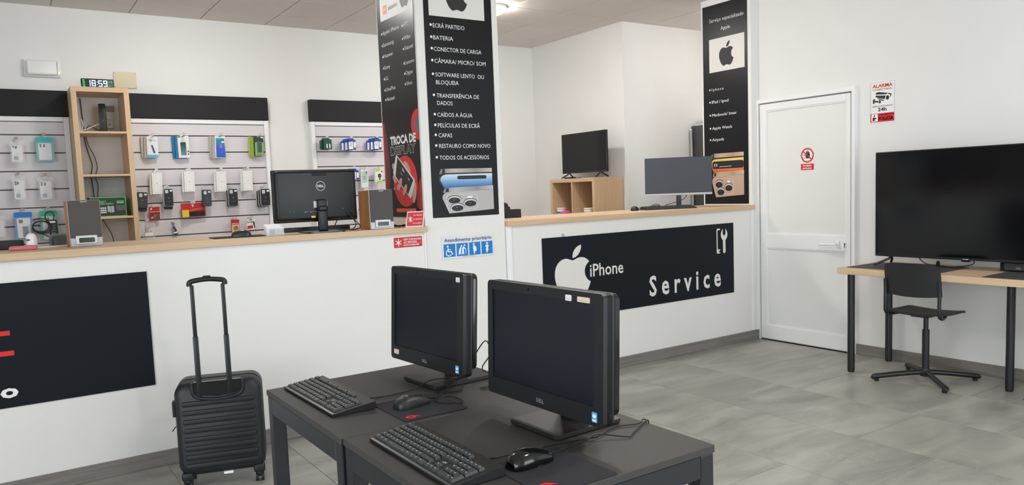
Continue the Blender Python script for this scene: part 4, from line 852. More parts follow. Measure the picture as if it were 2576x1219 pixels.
for k, pts in enumerate([[(1.86, 4.68, 1.36), (1.89, 4.655, 1.33), (1.92, 4.64, 1.27), (1.9, 4.64, 1.24), (1.95, 4.7, 1.235)], [(1.9, 4.68, 1.35), (1.905, 4.645, 1.31), (1.94, 4.62, 1.25), (1.87, 4.6, 1.237)], [(1.8, 4.655, 1.3), (1.78, 4.64, 1.26), (1.83, 4.63, 1.24), (1.93, 4.64, 1.238)]]):
    MB().tube([(a-1.69, b-4.72, c-ZW1) for a, b, c in pts], 0.0032, 6).build('signal_cable', CABLE, dm)
# mouse, pad, keyboard behind the monitor, card holder, small no-smoking stand
def mouse(label, loc, rz, mat, top=None, length=0.112, width=0.062, height=0.037, mark=None):
    t = thing('computer_mouse', label, 'mouse', loc, rz)
    R = []
    prof = [(-.5, .32, .34), (-.485, .62, .5), (-.4, .86, .78), (-.25, .98, .97), (-.05, .99, 1.0), (.15, .92, .9), (.32, .86, .72), (.44, .78, .52), (.49, .6, .38), (.5, .4, .3)]
    for a, wf, hf in prof:
        ring = []
        for k in range(20):
            u = 2*pi*k/20; cx = cos(u); cz = sin(u)
            zz = height*hf*(abs(cz)**0.8) if cz > 0 else 0.0
            xx = width/2*wf*(abs(cx)**0.75)*(1 if cx > 0 else -1)
            if cz <= 0: xx *= 0.93
            ring.append((xx, a*length, 0.0015+zz))
        R.append(ring)
    MB().loft(R).build('body', mat, t, smooth=60)
    MB().slab(ell(0, 0, width*.455, length*.475, 28), 0.0, 0.004).build('sole', BLACKP, t)
    MB().tube([(0, a*length, 0.0016+height*h_) for a, h_ in ((.15, .9), (.24, .81), (.32, .72), (.44, .52), (.48, .41))], 0.0007, 5, 1).build('button_seam', BLACKP, t)
    MB().cyl((-0.004, length*.27, height*.78-0.006), (0.004, length*.27, height*.78-0.006), 0.009, n=16).build('scroll_wheel', RUBBER, t)
    if mark:
        text('lettering', mark, 0, -0.022, 0.007, M('print_beige', (190, 180, 160), 0.5), t, height*0.985+0.0015, align='C', bold=0.02, flatz=True)
        MB().add([(x, y, height*0.985+0.0012+z) for z in (0, 0.0004) for x, y in ((-.016, -.026), (.016, -.026), (.016, -.0248), (-.016, -.0248))], [(0, 1, 2, 3), (4, 5, 6, 7)]).build('mark_line', MATS['print_beige'], t)
    return t
pd0 = thing('mouse_pad', 'thin black mouse pad on the left worktop', 'mouse pad', (1.2, 4.72, ZW1), radians(-4))
MB().slab(rr(-0.15, 0.15, -0.1, 0.1, 0.008), 0, 0.004).build('pad', CLOTH, pd0)
mouse('black mouse with grey back on the left worktop', (1.215, 4.7, ZW1+0.004), radians(70), M('mouse_dark_grey', (48, 48, 50), 0.22))
def simple_keyboard(label, loc, rz, L=0.44):
    t = thing('keyboard', label, 'keyboard', loc, rz)
    MB().add([(-L/2, -.07, 0), (L/2, -.07, 0), (L/2, .07, 0), (-L/2, .07, 0), (-L/2, -.07, .01), (L/2, -.07, .01), (L/2, .07, .024), (-L/2, .07, .024)], [(3, 2, 1, 0), (4, 5, 6, 7), (0, 1, 5, 4), (1, 2, 6, 5), (2, 3, 7, 6), (3, 0, 4, 7)]).build('body', BLACKP, t)
    for r in range(6):
        mb = MB(); y0 = -.062+r*.0205
        n = 21
        for k in range(n):
            x0 = -L/2+.008+k*(L-.016)/n; zz = .01+(y0+.07)/.14*.014
            if r == 0 and 3 <= k <= 8:
                if k > 3: continue
                mb.box(x0, x0+(L-.016)/n*6-.002, y0, y0+.0175, zz, zz+.008); continue
            mb.box(x0, x0+(L-.016)/n-.002, y0, y0+.0175, zz, zz+.008)
        k_ = mb.build('key_row', BLACKF, t); k_['kind'] = 'stuff'
    return t
simple_keyboard('black keyboard half hidden behind the rear-facing monitor', (1.75, 4.94, ZW1), pi)
hb = thing('card_holder', 'small clear holder with white business cards beside the monitor', 'card holder', (1.39, 4.62, ZW1), radians(-8))
MB().prism(rr(-0.052, 0.052, 0.0, 0.045, 0.003), -0.02, -0.018).build('front_lip', M('clear_acrylic', (236, 238, 240), 0.08, alpha=0.35), hb)
MB().box(-0.055, 0.055, -0.024, 0.03, 0.0, 0.003).build('base', MATS['clear_acrylic'], hb)
for k in range(4):
    MB().box(-0.045-0.004*k, 0.045-0.004*k, -0.014+0.012*k, -0.01+0.012*k, 0.004, 0.05+0.006*k).build('card_stack', WHITE, hb)
MB().box(-0.03, 0.044, -0.0165, -0.0145, 0.006, 0.036).build('grey_card', M('card_grey', (120, 116, 112), 0.5), hb)
MB().prism(rr(0.0, 0.04, 0.006, 0.036, 0.003), -0.0178, -0.0166).build('white_label', WHITE, hb)
flat('card_print', [[(0.006, 0.012+k*.008), (0.034, 0.012+k*.008), (0.034, 0.0145+k*.008), (0.006, 0.0145+k*.008)] for k in range(3)], INKGREY, hb, -0.0178)
nt_ = thing('no_smoking_stand', 'small leaning red no-smoking card on the worktop beside pillar', 'sign', (2.24, 4.545, ZW1+0.001), 0, rot=(radians(-16), radians(-9)*0, radians(-4)))
MB().prism([(-0.018, -0.0005), (0.108, -0.0005), (0.134, 0.104), (0.012, 0.104)], 0.0, 0.003).build('white_card', WHITE, nt_)
MB().prism([(-0.010, 0.006), (0.103, 0.006), (0.126, 0.098), (0.014, 0.098)], -0.0008, 0.0).build('red_panel', RED, nt_)
for i, s in enumerate(('NÃO FUMADORES', 'NO SMOKERS', 'NON FUMEURS')): text('lettering', s, 0.05-0.007*i, 0.074-0.027*i, 0.008, M('print_pinkish', (244, 200, 200), 0.5), nt_, -0.0014, x1=0.114-0.007*i, bold=0.02)
flat('crossed_cigarette_picture', [[(0.008, 0.038), (0.012, 0.036), (0.04, 0.064), (0.036, 0.066)], [(0.012, 0.066), (0.008, 0.064), (0.036, 0.036), (0.04, 0.038)], [(0.022, 0.03), (0.026, 0.03), (0.027, 0.07), (0.023, 0.07)]], WHITE, nt_, -0.0008)
tag(MB().tube([(2.15, 4.7, 1.262), (2.19, 4.66, 1.25), (2.23, 4.67, 1.237), (2.28, 4.68, 1.242), (2.3, 4.7, 1.237), (2.24, 4.72, 1.237), (2.16, 4.73, 1.237)], 0.005, 6).build('speaker_cable', CABLE), 'tangled black cable between wooden loudspeaker and pillar', 'cable')
# far left end of the worktop
wc = thing('webcam', 'small white rounded camera on the left end of worktop', 'camera', (0.157, 4.86, ZW1+0.0), radians(-30))
MB().lathe([(0.022, 0.0), (0.027, 0.004), (0.027, 0.05), (0.0255, 0.064), (0.021, 0.075), (0.012, 0.083), (0.0006, 0.0855)], 24).build('body', M('white_gloss', (236, 232, 232), 0.2), wc, smooth=50)
MB().prism(ell(-0.004, 0.05, 0.012, 0.006, 14), -0.0275, -0.022).build('lens', BLACKG, wc)
pc = thing('pink_case', 'flat pink pouch lying in front of the white camera', 'pouch', (0.115, 4.77, ZW1), radians(-6))
MB().rbox(-0.063, 0.063, -0.025, 0.035, 0, 0.024, 0.01, 3).build('pouch', M('pink_fabric', (206, 112, 128), 0.7), pc, smooth=50)
MB().tube([(-0.062, -0.022, 0.013), (0, -0.0265, 0.013), (0.062, -0.022, 0.013)], 0.0015, 6).build('zip', M('pink_zip', (232, 160, 168), 0.5), pc)
bo = thing('black_tray', 'low black tray at the photo edge behind the pink pouch', 'tray', (-0.05, 5.0, ZW1), 0)
MB().rbox(-0.2, 0.175, -0.06, 0.1, 0, 0.046, 0.004, 2).build('body', BLACKP, bo); MB().box(-0.19, 0.165, -0.05, 0.09, 0.044, 0.047).build('inlay', RUBBER, bo)
dv = thing('desk_printer', 'dark grey office printer behind the left loudspeaker', 'printer', (0.36, 5.45, 0.8), 0)
MB().rbox(-0.085, 0.13, -0.1, 0.2, 0.0, 0.484, 0.03, 3).build('body', M('dark_grey_plastic', (78, 78, 80), 0.45), dv, smooth=45)
MB().rbox(-0.075, 0.12, -0.105, -0.09, 0.28, 0.4, 0.006, 2).build('front_panel', BLACKP, dv)
MB().box(-0.11, 0.13, -0.16, 0.2, -0.8, 0.0).build('pedestal', LAMI, dv)
pp = thing('paper_sheet', 'white sheet of paper lying next to the white camera', 'paper', (0.235, 4.96, ZW1), radians(20))
MB().slab([(-0.06, -0.04), (0.05, -0.05), (0.0, 0.05), (-0.06, 0.06)], 0, 0.002).build('sheet', WHITE, pp)

# ================================================================== BACK ROOM AND RIGHT WORKTOP
ks = thing('cube_shelf', 'oak cube shelf standing against the alcove wall', 'shelf', (5.14, 6.09, 0), 0)
KD, KW, KT = 0.395, 0.76, 1.545
OAKY = wood('pale_oak_depth', (202, 170, 136), (216, 187, 154), 1)
MB().rbox(0, KD, 0, KW, KT-0.04, KT, 0.0015, 1).build('top_board', OAKY, ks)
for y in (0, KW-0.04): MB().rbox(0, KD, y, y+0.04, 0, KT-0.04, 0.0015, 1).build('side_panel', OAKV, ks)
MB().rbox(0.002, KD, KW/2-0.009, KW/2+0.009, 0, KT-0.04, 0.001, 1).build('divider', OAKV, ks)
for z in (1.14, 0.775, 0.41, 0.03):
    for y in (0.04, KW/2+0.009): MB().rbox(0.003, KD, y, y+KW/2-0.049, z, z+0.018, 0.001, 1).build('shelf_board', OAKY, ks)
MB().box(KD-0.012, KD, 0.04, KW-0.04, 0, KT-0.04).build('back_panel', OAKV, ks)
for lab, y, col in (('clear jar in the far cube of the oak cube shelf', 6.76, (70, 90, 140)), ('clear jar in the near cube of the oak cube shelf', 6.29, (206, 190, 170))):
    j = thing('plastic_jar', lab, 'jar', (5.22, y, 1.158), 0)
    MB().lathe([(0.044, 0), (0.05, 0.004), (0.05, 0.05), (0.047, 0.056)], 24).build('body', M('jar_plastic', (226, 226, 226), 0.2), j, smooth=40)
    MB().lathe([(0.05, 0.056), (0.053, 0.058), (0.053, 0.07), (0.05, 0.072)], 24).build('lid', M('jar_lid', (236, 234, 230), 0.3), j, smooth=40)
    MB().lathe([(0.0508, 0.012), (0.0508, 0.03)], 24).build('label_band', M('jar_label_%d' % col[0], col, 0.5), j)
pk = thing('pink_cloth', 'bright pink cloth beside the far jar', 'cloth', (5.19, 6.655, 1.158), 0)
MB().rbox(-0.04, 0.05, -0.05, 0.04, 0, 0.03, 0.012, 3).rbox(-0.03, 0.04, -0.04, 0.03, 0.02, 0.042, 0.01, 3).build('folds', M('hot_pink', (224, 96, 150), 0.8), pk, smooth=50)
tv = thing('small_television', 'small television standing on the oak cube shelf', 'television', (5.31, 6.445, KT), FACELEFT)
MB().rbox(-0.375, 0.375, -0.012, 0.012, 0.058, 0.488, 0.004, 2).build('panel_frame', BLACKG, tv)
MB().prism(rr(-0.367, 0.367, 0.072, 0.48, 0.002), -0.0126, -0.0118).build('screen', SCREENG, tv)
MB().rbox(-0.28, 0.28, 0.012, 0.05, 0.08, 0.35, 0.012, 2).build('back_housing', BLACKP, tv)
for s in (-1, 1):
    f = MB().tube([(s*0.27, 0, 0.065), (s*0.27, -0.02, 0.045), (s*0.29, -0.09, 0.009)], 0.0075, 8, 1).tube([(s*0.27, 0, 0.065), (s*0.27, 0.02, 0.045), (s*0.29, 0.08, 0.009)], 0.0075, 8, 1).build('foot', BLACKP, tv)
flat('maker_mark', [[(-0.008, 0.063), (0.008, 0.063), (0.008, 0.067), (-0.008, 0.067)]], INKGREY, tv, -0.012)
mbx = thing('media_box', 'flat black box under the small television', 'media box', (5.24, 6.62, KT), FACELEFT)
MB().rbox(-0.05, 0.06, -0.04, 0.04, 0, 0.018, 0.004, 2).build('body', BLACKP, mbx); MB().tube([(0.06, 0, 0.006), (0.12, -0.01, 0.005), (0.18, 0.02, 0.005)], 0.004, 6).build('plug_cable', CABLE, mbx)
cb_ = thing('tall_cabinet', 'tall dark grey cabinet behind the narrow black poster', 'cabinet', (6.71, 5.58, 0), 0)
DG = M('dark_grey_metal', (72, 70, 71), 0.5)
MB().rbox(-0.165, 0.165, 0.012, 0.475, 0, 2.08, 0.004, 1).build('body', DG, cb_)
for z0, z1 in ((0.03, 0.68), (0.69, 1.37), (1.38, 2.06)):
    d = MB().rbox(-0.16, 0.16, 0.0, 0.014, z0, z1, 0.003, 1).build('drawer_front', DG, cb_); MB().rbox(-0.06, 0.06, -0.012, 0.002, z1-0.06, z1-0.04, 0.003, 1).build('handle', SILVER, d)
pf = thing('paper_pile', 'untidy pile of papers on top of the tall grey cabinet', 'papers', (6.71, 5.84, 2.08), 0)
for k, (a, b, c) in enumerate(((-0.15, 0.15, 0), (-0.13, 0.14, 3), (-0.1, 0.15, -4))):
    MB().box(a, b, -0.2, 0.18, 0.022*k, 0.022*k+0.019).build('paper_stack', M('paper_%d' % (k % 2), (216-30*(k % 2), 216-30*(k % 2), 214-30*(k % 2)), 0.6), pf, rot=(0, 0, radians(c)))
MB().tube([(-0.1, 0.05, 0.072), (-0.08, -0.02, 0.08), (-0.07, -0.1, 0.082), (-0.06, -0.17, 0.074)], 0.008, 6).build('binder', BLACKP, pf)
rl = thing('paper_roll', 'long pale paper roll leaning against the tall grey cabinet', 'paper roll', (6.515, 6.03, 0), 0)
MB().tube([(0.003, 0.0, 0.0), (0.008, 0.0, 0.9), (0.004, 0.0, 1.6), (-0.006, 0, 2.04)], 0.014, 10).build('roll', M('roll_grey', (176, 178, 176), 0.6), rl, smooth=50)
MB().cyl((-0.006, 0, 2.036), (-0.006, 0, 2.045), 0.015, n=12).build('end_ring', WHITE, rl)
# receipt printer beside the pillar
rc = thing('receipt_printer', 'black stepped receipt printer on right worktop against pillar', 'printer', (3.23, 4.99, ZW1), 0)
MB().prism([(-0.2, 0), (0.2, 0), (0.2, 0.066), (0.1, 0.068), (0.096, 0.088), (0.082, 0.092), (0.078, 0.108), (0.062, 0.12), (0.03, 0.124), (-0.2, 0.126)], -0.03, 0.12).build('body', BLACKP, rc)
MB().box(0.11, 0.18, -0.022, 0.1, 0.066, 0.0675).build('lid', BLACKG, rc)
# monitor, keyboard and mouse on right worktop
rm = thing('monitor', 'slim dark screen monitor on the right worktop', 'monitor', (5.085, 4.87, ZW1), radians(-45.5))
MB().rbox(-0.292, 0.292, -0.01, 0.01, 0.118, 0.45, 0.003, 1).build('panel_frame', BLACKP, rm)
MB().prism(rr(-0.289, 0.289, 0.136, 0.447, 0.002), -0.0107, -0.0099).build('screen', M('blue_grey_screen', (52, 56, 66), 0.4), rm)
MB().rbox(-0.292, 0.292, -0.012, 0.004, 0.113, 0.134, 0.003, 1).build('lower_bezel', SILVER, rm)
MB().rbox(-0.2, 0.2, 0.01, 0.04, 0.16, 0.38, 0.012, 2).build('back_cover', BLACKP, rm)
MB().rbox(-0.02, 0.024, 0.012, 0.03, 0.006, 0.2, 0.004, 2).build('stand_neck', M('neck_navy', (22, 26, 38), 0.35), rm)
MB().slab(rr(-0.1, 0.1, -0.05, 0.1, 0.02), 0, 0.008).build('stand_base', BLACKP, rm)
MB().tube([(0.06, 0.03, 0.16), (0.07, 0.03, 0.11), (0.03, 0.02, 0.07), (-0.05, 0.0, 0.045), (-0.1, -0.02, 0.035), (-0.14, -0.03, 0.01)], 0.003, 6).build('signal_cable', CABLE, rm)
simple_keyboard('black keyboard on the right worktop before the monitor', (4.865, 4.785, ZW1), radians(-22.5), 0.47)
mouse('black mouse left of the keyboard on right worktop', (4.555, 4.87, ZW1), radians(-60), BLACKP, length=0.105)
tag(MB().tube([(4.6, 4.85, ZW1+0.008), (4.65, 4.88, ZW1+0.02), (4.68, 4.9, ZW1+0.006), (4.78, 4.91, ZW1+0.03), (4.84, 4.9, ZW1+0.045), (4.86, 4.88, ZW1+0.03), (4.8, 4.9, ZW1+0.03), (4.76, 4.93, ZW1+0.006), (4.9, 4.95, ZW1+0.02)], 0.0028, 6).build('mouse_cable', CABLE), 'curled thin cable behind the right worktop keyboard', 'cable')

# ================================================================== RIGHT DESK, TELEVISION, CHAIR
dk = thing('long_desk', 'long pale oak desk on round black legs along right wall', 'desk', (5.17, 3.37, 0), 0)
MB().rbox(0, 0.605, -2.12, 0, 0.735, 0.78, 0.003, 2).build('desktop', wood('pale_oak_desk', (206, 176, 144), (220, 194, 164), 1), dk)
for x, y in ((0.05, -0.085), (0.555, -0.085), (0.3, -1.06), (0.05, -2.035), (0.555, -2.035)):
    l = MB().cyl((x, y, 0.012), (x, y, 0.735), 0.0255, n=24).build('leg', M('black_leg_metal', (28, 28, 34), 0.35), dk, smooth=40)
    MB().cyl((x, y, 0.0), (x, y, 0.012), 0.022, n=20).build('leg_foot', RUBBER, l, smooth=40)
MAT_ = M('desk_mat_grey', (70, 67, 66), 0.7)
for lab, y0, y1, x0, x1 in (('dark grey desk mat under the left television foot', 3.33, 2.66, 5.23, 5.66), ('dark grey desk mat cut off by the photo edge', 2.37, 1.75, 5.19, 5.7)):
    m_ = thing('desk_mat', lab, 'desk mat', (x0, y1, 0.78), 0)
    MB().slab(rr(0, x1-x0, 0, y0-y1, 0.006), 0, 0.003).build('mat', MAT_, m_)
bt_ = thing('large_television', 'large flat television standing on the oak desk', 'television', (5.5, 2.61, 0.783), FACELEFT)
MB().rbox(-0.655, 0.655, -0.003, 0.03, 0.066, 0.84, 0.004, 2).build('panel_frame', BLACKP, bt_)
MB().prism(rr(-0.648, 0.648, 0.084, 0.833, 0.002), -0.0042, -0.0028).build('screen', SCREENG, bt_)
MB().rbox(-0.5, 0.5, 0.03, 0.075, 0.1, 0.5, 0.02, 3).build('back_housing', BLACKP, bt_, smooth=40)
MB().rbox(-0.03, 0.03, -0.006, 0.01, 0.056, 0.07, 0.003, 1).build('sensor_tab', BLACKG, bt_)
text('lettering', 'SILVER', -0.02, 0.0695, 0.007, M('print_silver', (206, 204, 202), 0.4), bt_, -0.0062, x1=0.02, bold=0.03)
for s in (-1, 1):
    f = MB()
    f.tube([(s*0.54, 0.012, 0.07), (s*0.54, -0.01, 0.052), (s*0.6, -0.1, 0.011)], 0.009, 8, 1).tube([(s*0.54, 0.012, 0.07), (s*0.54, 0.03, 0.05), (s*0.6, 0.12, 0.011)], 0.009, 8, 1).build('foot', BLACKP, bt_)
MB().tube([(-0.35, 0.03, 0.1), (-0.34, 0.05, 0.05), (-0.3, 0.08, 0.015), (-0.2, 0.1, 0.006), (-0.12, 0.08, 0.006), (0.0, 0.09, 0.03), (0.02, 0.06, 0.07)], 0.0035, 6).build('power_cable', CABLE, bt_)
ad = thing('small_plug', 'small black plug lying on the desk below television', 'plug', (5.66, 2.88, 0.783), 0)
MB().lathe([(0.012, 0), (0.014, 0.01), (0.01, 0.03), (0.004, 0.034)], 14).build('plug_body', BLACKP, ad, smooth=50); MB().cyl((0, 0, 0.033), (0, 0, 0.045), 0.002, n=8).build('pin', CHROME, ad)
sb = thing('sound_bar', 'black sound bar lying on desk under the large television', 'sound bar', (5.62, 2.0, 0.784), FACELEFT)
MB().rbox(-0.43, -0.12, -0.045, 0.045, 0, 0.06, 0.008, 2).build('body', BLACKP, sb, smooth=40)
MB().prism(rr(-0.4, -0.14, 0.008, 0.052, 0.004), -0.0465, -0.045).build('grille', GREYC, sb)
MB().box(-0.33, -0.3, -0.0475, -0.0455, 0.015, 0.03).build('maker_mark', M('pale_green_mark', (120, 136, 128), 0.4), sb)

def chair(label, x, y, rz):
    t = thing('swivel_chair', label, 'chair', (x, y, 0), rz, 'black swivel chairs')
    for k in range(4):
        a = pi/4+pi/2*k+0.05
        l = MB().tube([(0.015*cos(a), 0.015*sin(a), 0.062), (0.12*cos(a), 0.12*sin(a), 0.056), (0.33*cos(a), 0.33*sin(a), 0.034), (0.345*cos(a), 0.345*sin(a), 0.028)], 0.0185, 10).build('base_leg', BLACKM, t, smooth=60)
        MB().cyl((0.325*cos(a), 0.325*sin(a), 0), (0.325*cos(a), 0.325*sin(a), 0.02), 0.016, n=12).build('glide', RUBBER, l)
    MB().lathe([(0.034, 0.035), (0.036, 0.05), (0.034, 0.08), (0.026, 0.092)], 20).build('hub', BLACKM, t, smooth=40)
    MB().cyl((0, 0, 0.08), (0, 0, 0.365), 0.0235, n=20).build('column', BLACKM, t, smooth=40)
    MB().cyl((0, 0, 0.365), (0, 0, 0.475), 0.016, n=16).build('gas_rod', BLACKM, t, smooth=40)
    MB().box(-0.06, 0.06, -0.09, 0.09, 0.462, 0.474).build('seat_plate', BLACKM, t)
    # seat shell, dipping at the middle, rolled at the front; local +y is the front
    R = []; SEAT = M('chair_plastic', (34, 35, 38), 0.42)
    for top in (1, 0):
        pass
    nx, ny = 12, 12; V = []; F = []
    for lay in (0, 1):
        for j in range(ny+1):
            for i in range(nx+1):
                u = i/nx*2-1; v = j/ny*2-1
                rx = 0.19*(1-0.10*(max(0, -v)**3)-0.06*max(0, v)**4); xx = u*rx; yy = v*0.185+0.005-0.012*abs(u)**3*v
                z = 0.493+0.012*u*u-0.03*max(0, v-0.55)**2*4*0.4+0.012*max(0, -v-0.3)
                V.append((xx, yy, z-(0.0 if lay == 0 else 0.016)))
    n1 = (nx+1)*(ny+1)
    for j in range(ny):
        for i in range(nx):
            a = j*(nx+1)+i; F.append((a, a+1, a+nx+2, a+nx+1)); F.append((n1+a, n1+a+nx+1, n1+a+nx+2, n1+a+1))
    bd = [i for i in range(nx+1)]+[(j*(nx+1)+nx) for j in range(1, ny+1)]+[ny*(nx+1)+i for i in range(nx-1, -1, -1)]+[j*(nx+1) for j in range(ny-1, 0, -1)]
    for k in range(len(bd)): p, q = bd[k], bd[(k+1) % len(bd)]; F.append((p, n1+p, n1+q, q))
    MB().add(V, F).build('seat', SEAT, t, smooth=50)
    # backrest: curved plate
    V = []; F = []; nx, nz = 14, 10
    for lay in (0, 1):
        for j in range(nz+1):
            for i in range(nx+1):
                u = i/nx*2-1; v = j/nz
                w = 0.192*(1-0.10*max(0, v-0.6)**2*4*(0.5)-0.0*v); zz = 0.628+0.222*v-0.022*abs(u)**6*max(0, v-.5)*2*(1.0)+(0.012*(1-u*u) if v < 0.01 else 0)*-1
                V.append((u*w, -0.205+0.035*u*u*0.9-0.03*v+(0 if lay == 0 else 0.011), zz))
    n1 = (nx+1)*(nz+1)
    for j in range(nz):
        for i in range(nx):
            a = j*(nx+1)+i; F.append((a, a+1, a+nx+2, a+nx+1)); F.append((n1+a, n1+a+nx+1, n1+a+nx+2, n1+a+1))
    bd = [i for i in range(nx+1)]+[(j*(nx+1)+nx) for j in range(1, nz+1)]+[nz*(nx+1)+i for i in range(nx-1, -1, -1)]+[j*(nx+1) for j in range(nz-1, 0, -1)]
    for k in range(len(bd)): p, q = bd[k], bd[(k+1) % len(bd)]; F.append((p, n1+p, n1+q, q))
    MB().add(V, F).build('backrest', SEAT, t, smooth=50)
    for s in (-1, 1):
        MB().tube([(s*0.16, -0.06, 0.478), (s*0.182, -0.14, 0.478), (s*0.186, -0.185, 0.5), (s*0.186, -0.19, 0.56), (s*0.186, -0.188, 0.66), (s*0.184, -0.196, 0.73)], 0.0125, 10).build('back_support', BLACKM, t, smooth=60)
    return t
chair('black swivel chair standing at the oak desk', 5.35, 2.8, -pi/2)
chair('second black swivel chair of which one foot shows at photo edge', 5.47, 1.85, -pi/2-0.12)

# ================================================================== SUITCASE
su = thing('suitcase', 'black ribbed cabin suitcase with raised handle by left counter', 'suitcase', (0.862, 3.985, 0), radians(-17))
def shell(y0, y1, inset, bev):
    R = []
    for y, i in ((y0, bev), (y0+bev*0.35, bev*0.35), (y0+bev, 0), (y1, 0)):
        R.append([(x, y, z) for x, z in rr(-0.208+i+inset, 0.208-i-inset, 0.075+i+inset, 0.548-i-inset, 0.06-i*0.5, 6)])
    return MB().loft(R)
shell(0.0, 0.1, 0, 0.03).build('back_shell', CASE, su, smooth=50)
MB().prism(rr(-0.204, 0.204, 0.079, 0.544, 0.057, 6), 0.099, 0.125).build('zip_band', CASEZ, su)
R = MB().loft([[(x, y, z) for x, z in rr(-0.208+i, 0.208-i, 0.075+i, 0.548-i, 0.06-i*0.5, 6)] for y, i in ((0.124, 0), (0.2, 0), (0.22, 0.012), (0.23, 0.03))]); R.build('front_shell', CASE, su, smooth=50)
mb_z = MB().tube([(x*1.003, 0.112, 0.32+(z-0.32)*1.003) for x, z in rr(-0.205, 0.205, 0.078, 0.545, 0.058, 6)], 0.0035, 6, 1, True); mb_z.build('zip', CASEZ, su)
for k in range(8):
    z = 0.115+0.0455*k; w = 0.172
    MB().rbox(-w, w, -0.007, 0.012, z, z+0.027, 0.0065, 3).build('rib', CASE, su, smooth=60)
# handle recess and telescopic handle
U = [(-0.12, 0.556), (-0.118, 0.505), (-0.1, 0.482), (-0.05, 0.469), (0.0, 0.465), (0.05, 0.469), (0.1, 0.482), (0.118, 0.505), (0.12, 0.556)]
MB().tube([(x, -0.003, z-0.004) for x, z in U], 0.009, 8).build('recess_rim', CASE, su, smooth=60)
MB().prism([(-0.112, 0.554), (-0.11, 0.507), (-0.095, 0.489), (0.0, 0.475), (0.095, 0.489), (0.11, 0.507), (0.112, 0.554)], -0.006, 0.02).build('recess_plate', BLACKG, su)
hl = MB()
hl.tube([(-0.096, 0.005, 1.036), (-0.094, 0.005, 1.054), (-0.07, 0.005, 1.062), (-0.014, 0.005, 1.067), (0.042, 0.005, 1.062), (0.066, 0.005, 1.054), (0.068, 0.005, 1.036)], 0.013, 10)
hd = hl.build('handle_grip', BLACKP, su, smooth=60)
MB().rbox(-0.032, 0.004, -0.006, 0.016, 1.075, 1.084, 0.003, 1).build('release_button', BLACKP, hd)
for s in (-1, 1):
    MB().rbox(s*0.072-0.0235, s*0.072-0.0045, -0.003, 0.013, 0.76, 1.04, 0.004, 2).build('upper_rod', BLACKM, su, smooth=40)
    MB().rbox(s*0.072-0.0265, s*0.072-0.0015, -0.007, 0.017, 0.48, 0.785, 0.005, 2).build('lower_rod', BLACKM, su, smooth=40)
MB().rbox(-0.222, -0.206, 0.03, 0.075, 0.38, 0.46, 0.005, 2).build('side_handle', BLACKP, su)
MB().tube([(-0.206, 0.11, 0.315), (-0.221, 0.105, 0.312), (-0.238, 0.1, 0.29)], 0.003, 6).build('zip_pull', BLACKM, su)
for sx in (-1, 1):
    for y in (0.03, 0.19):
        w = MB().rbox(sx*0.172-0.028, sx*0.172+0.028, y-0.025, y+0.03, 0.05, 0.095, 0.012, 3).build('wheel_mount', CASE, su, smooth=50)
        MB().rbox(sx*0.172-0.018, sx*0.172+0.018, y-0.006, y+0.026, 0.022, 0.056, 0.008, 2).build('wheel_fork', BLACKP, w, smooth=50)
        for dx in (-0.014, 0.014): MB().cyl((sx*0.172+dx-0.006, y+0.004, 0.0225), (sx*0.172+dx+0.006, y+0.004, 0.0225), 0.0225, n=20).build('wheel', RUBBER, w, smooth=40)
MB().box(0.0, 0.045, 0.01, 0.03, 0.066, 0.078).build('white_label', WHITE, su)

# ================================================================== BLACK TABLES AND COMPUTERS
def table(label, x0, x1, y0, y1):
    t = thing('square_table', label, 'table', ((x0+x1)/2, (y0+y1)/2, 0), 0, 'pair of square black tables')
    w, d = (x1-x0)/2, (y1-y0)/2
    MB().rbox(-w, w, -d, d, 0.76, 0.78, 0.0015, 1).build('tabletop', BLACKF, t)
    for s in (-1, 1):
        MB().rbox(-w+0.05, w-0.05, s*(d-0.014)-0.012, s*(d-0.014)+0.012, 0.70, 0.76, 0.002, 1).build('apron', APRON, t)
        MB().rbox(s*(w-0.014)-0.012, s*(w-0.014)+0.012, -d+0.05, d-0.05, 0.70, 0.76, 0.002, 1).build('apron', APRON, t)
        for q in (-1, 1): MB().rbox(s*(w-0.026)-0.0235, s*(w-0.026)+0.0235, q*(d-0.026)-0.0235, q*(d-0.026)+0.0235, 0, 0.76, 0.004, 2).build('leg', APRON, t)
    return t
table('black square table nearer to the suitcase', 0.747, 1.484, 2.004, 2.702)
table('black square table in the foreground, nearest the camera', 0.753, 1.484, 1.311, 1.999)
ZT = 0.78
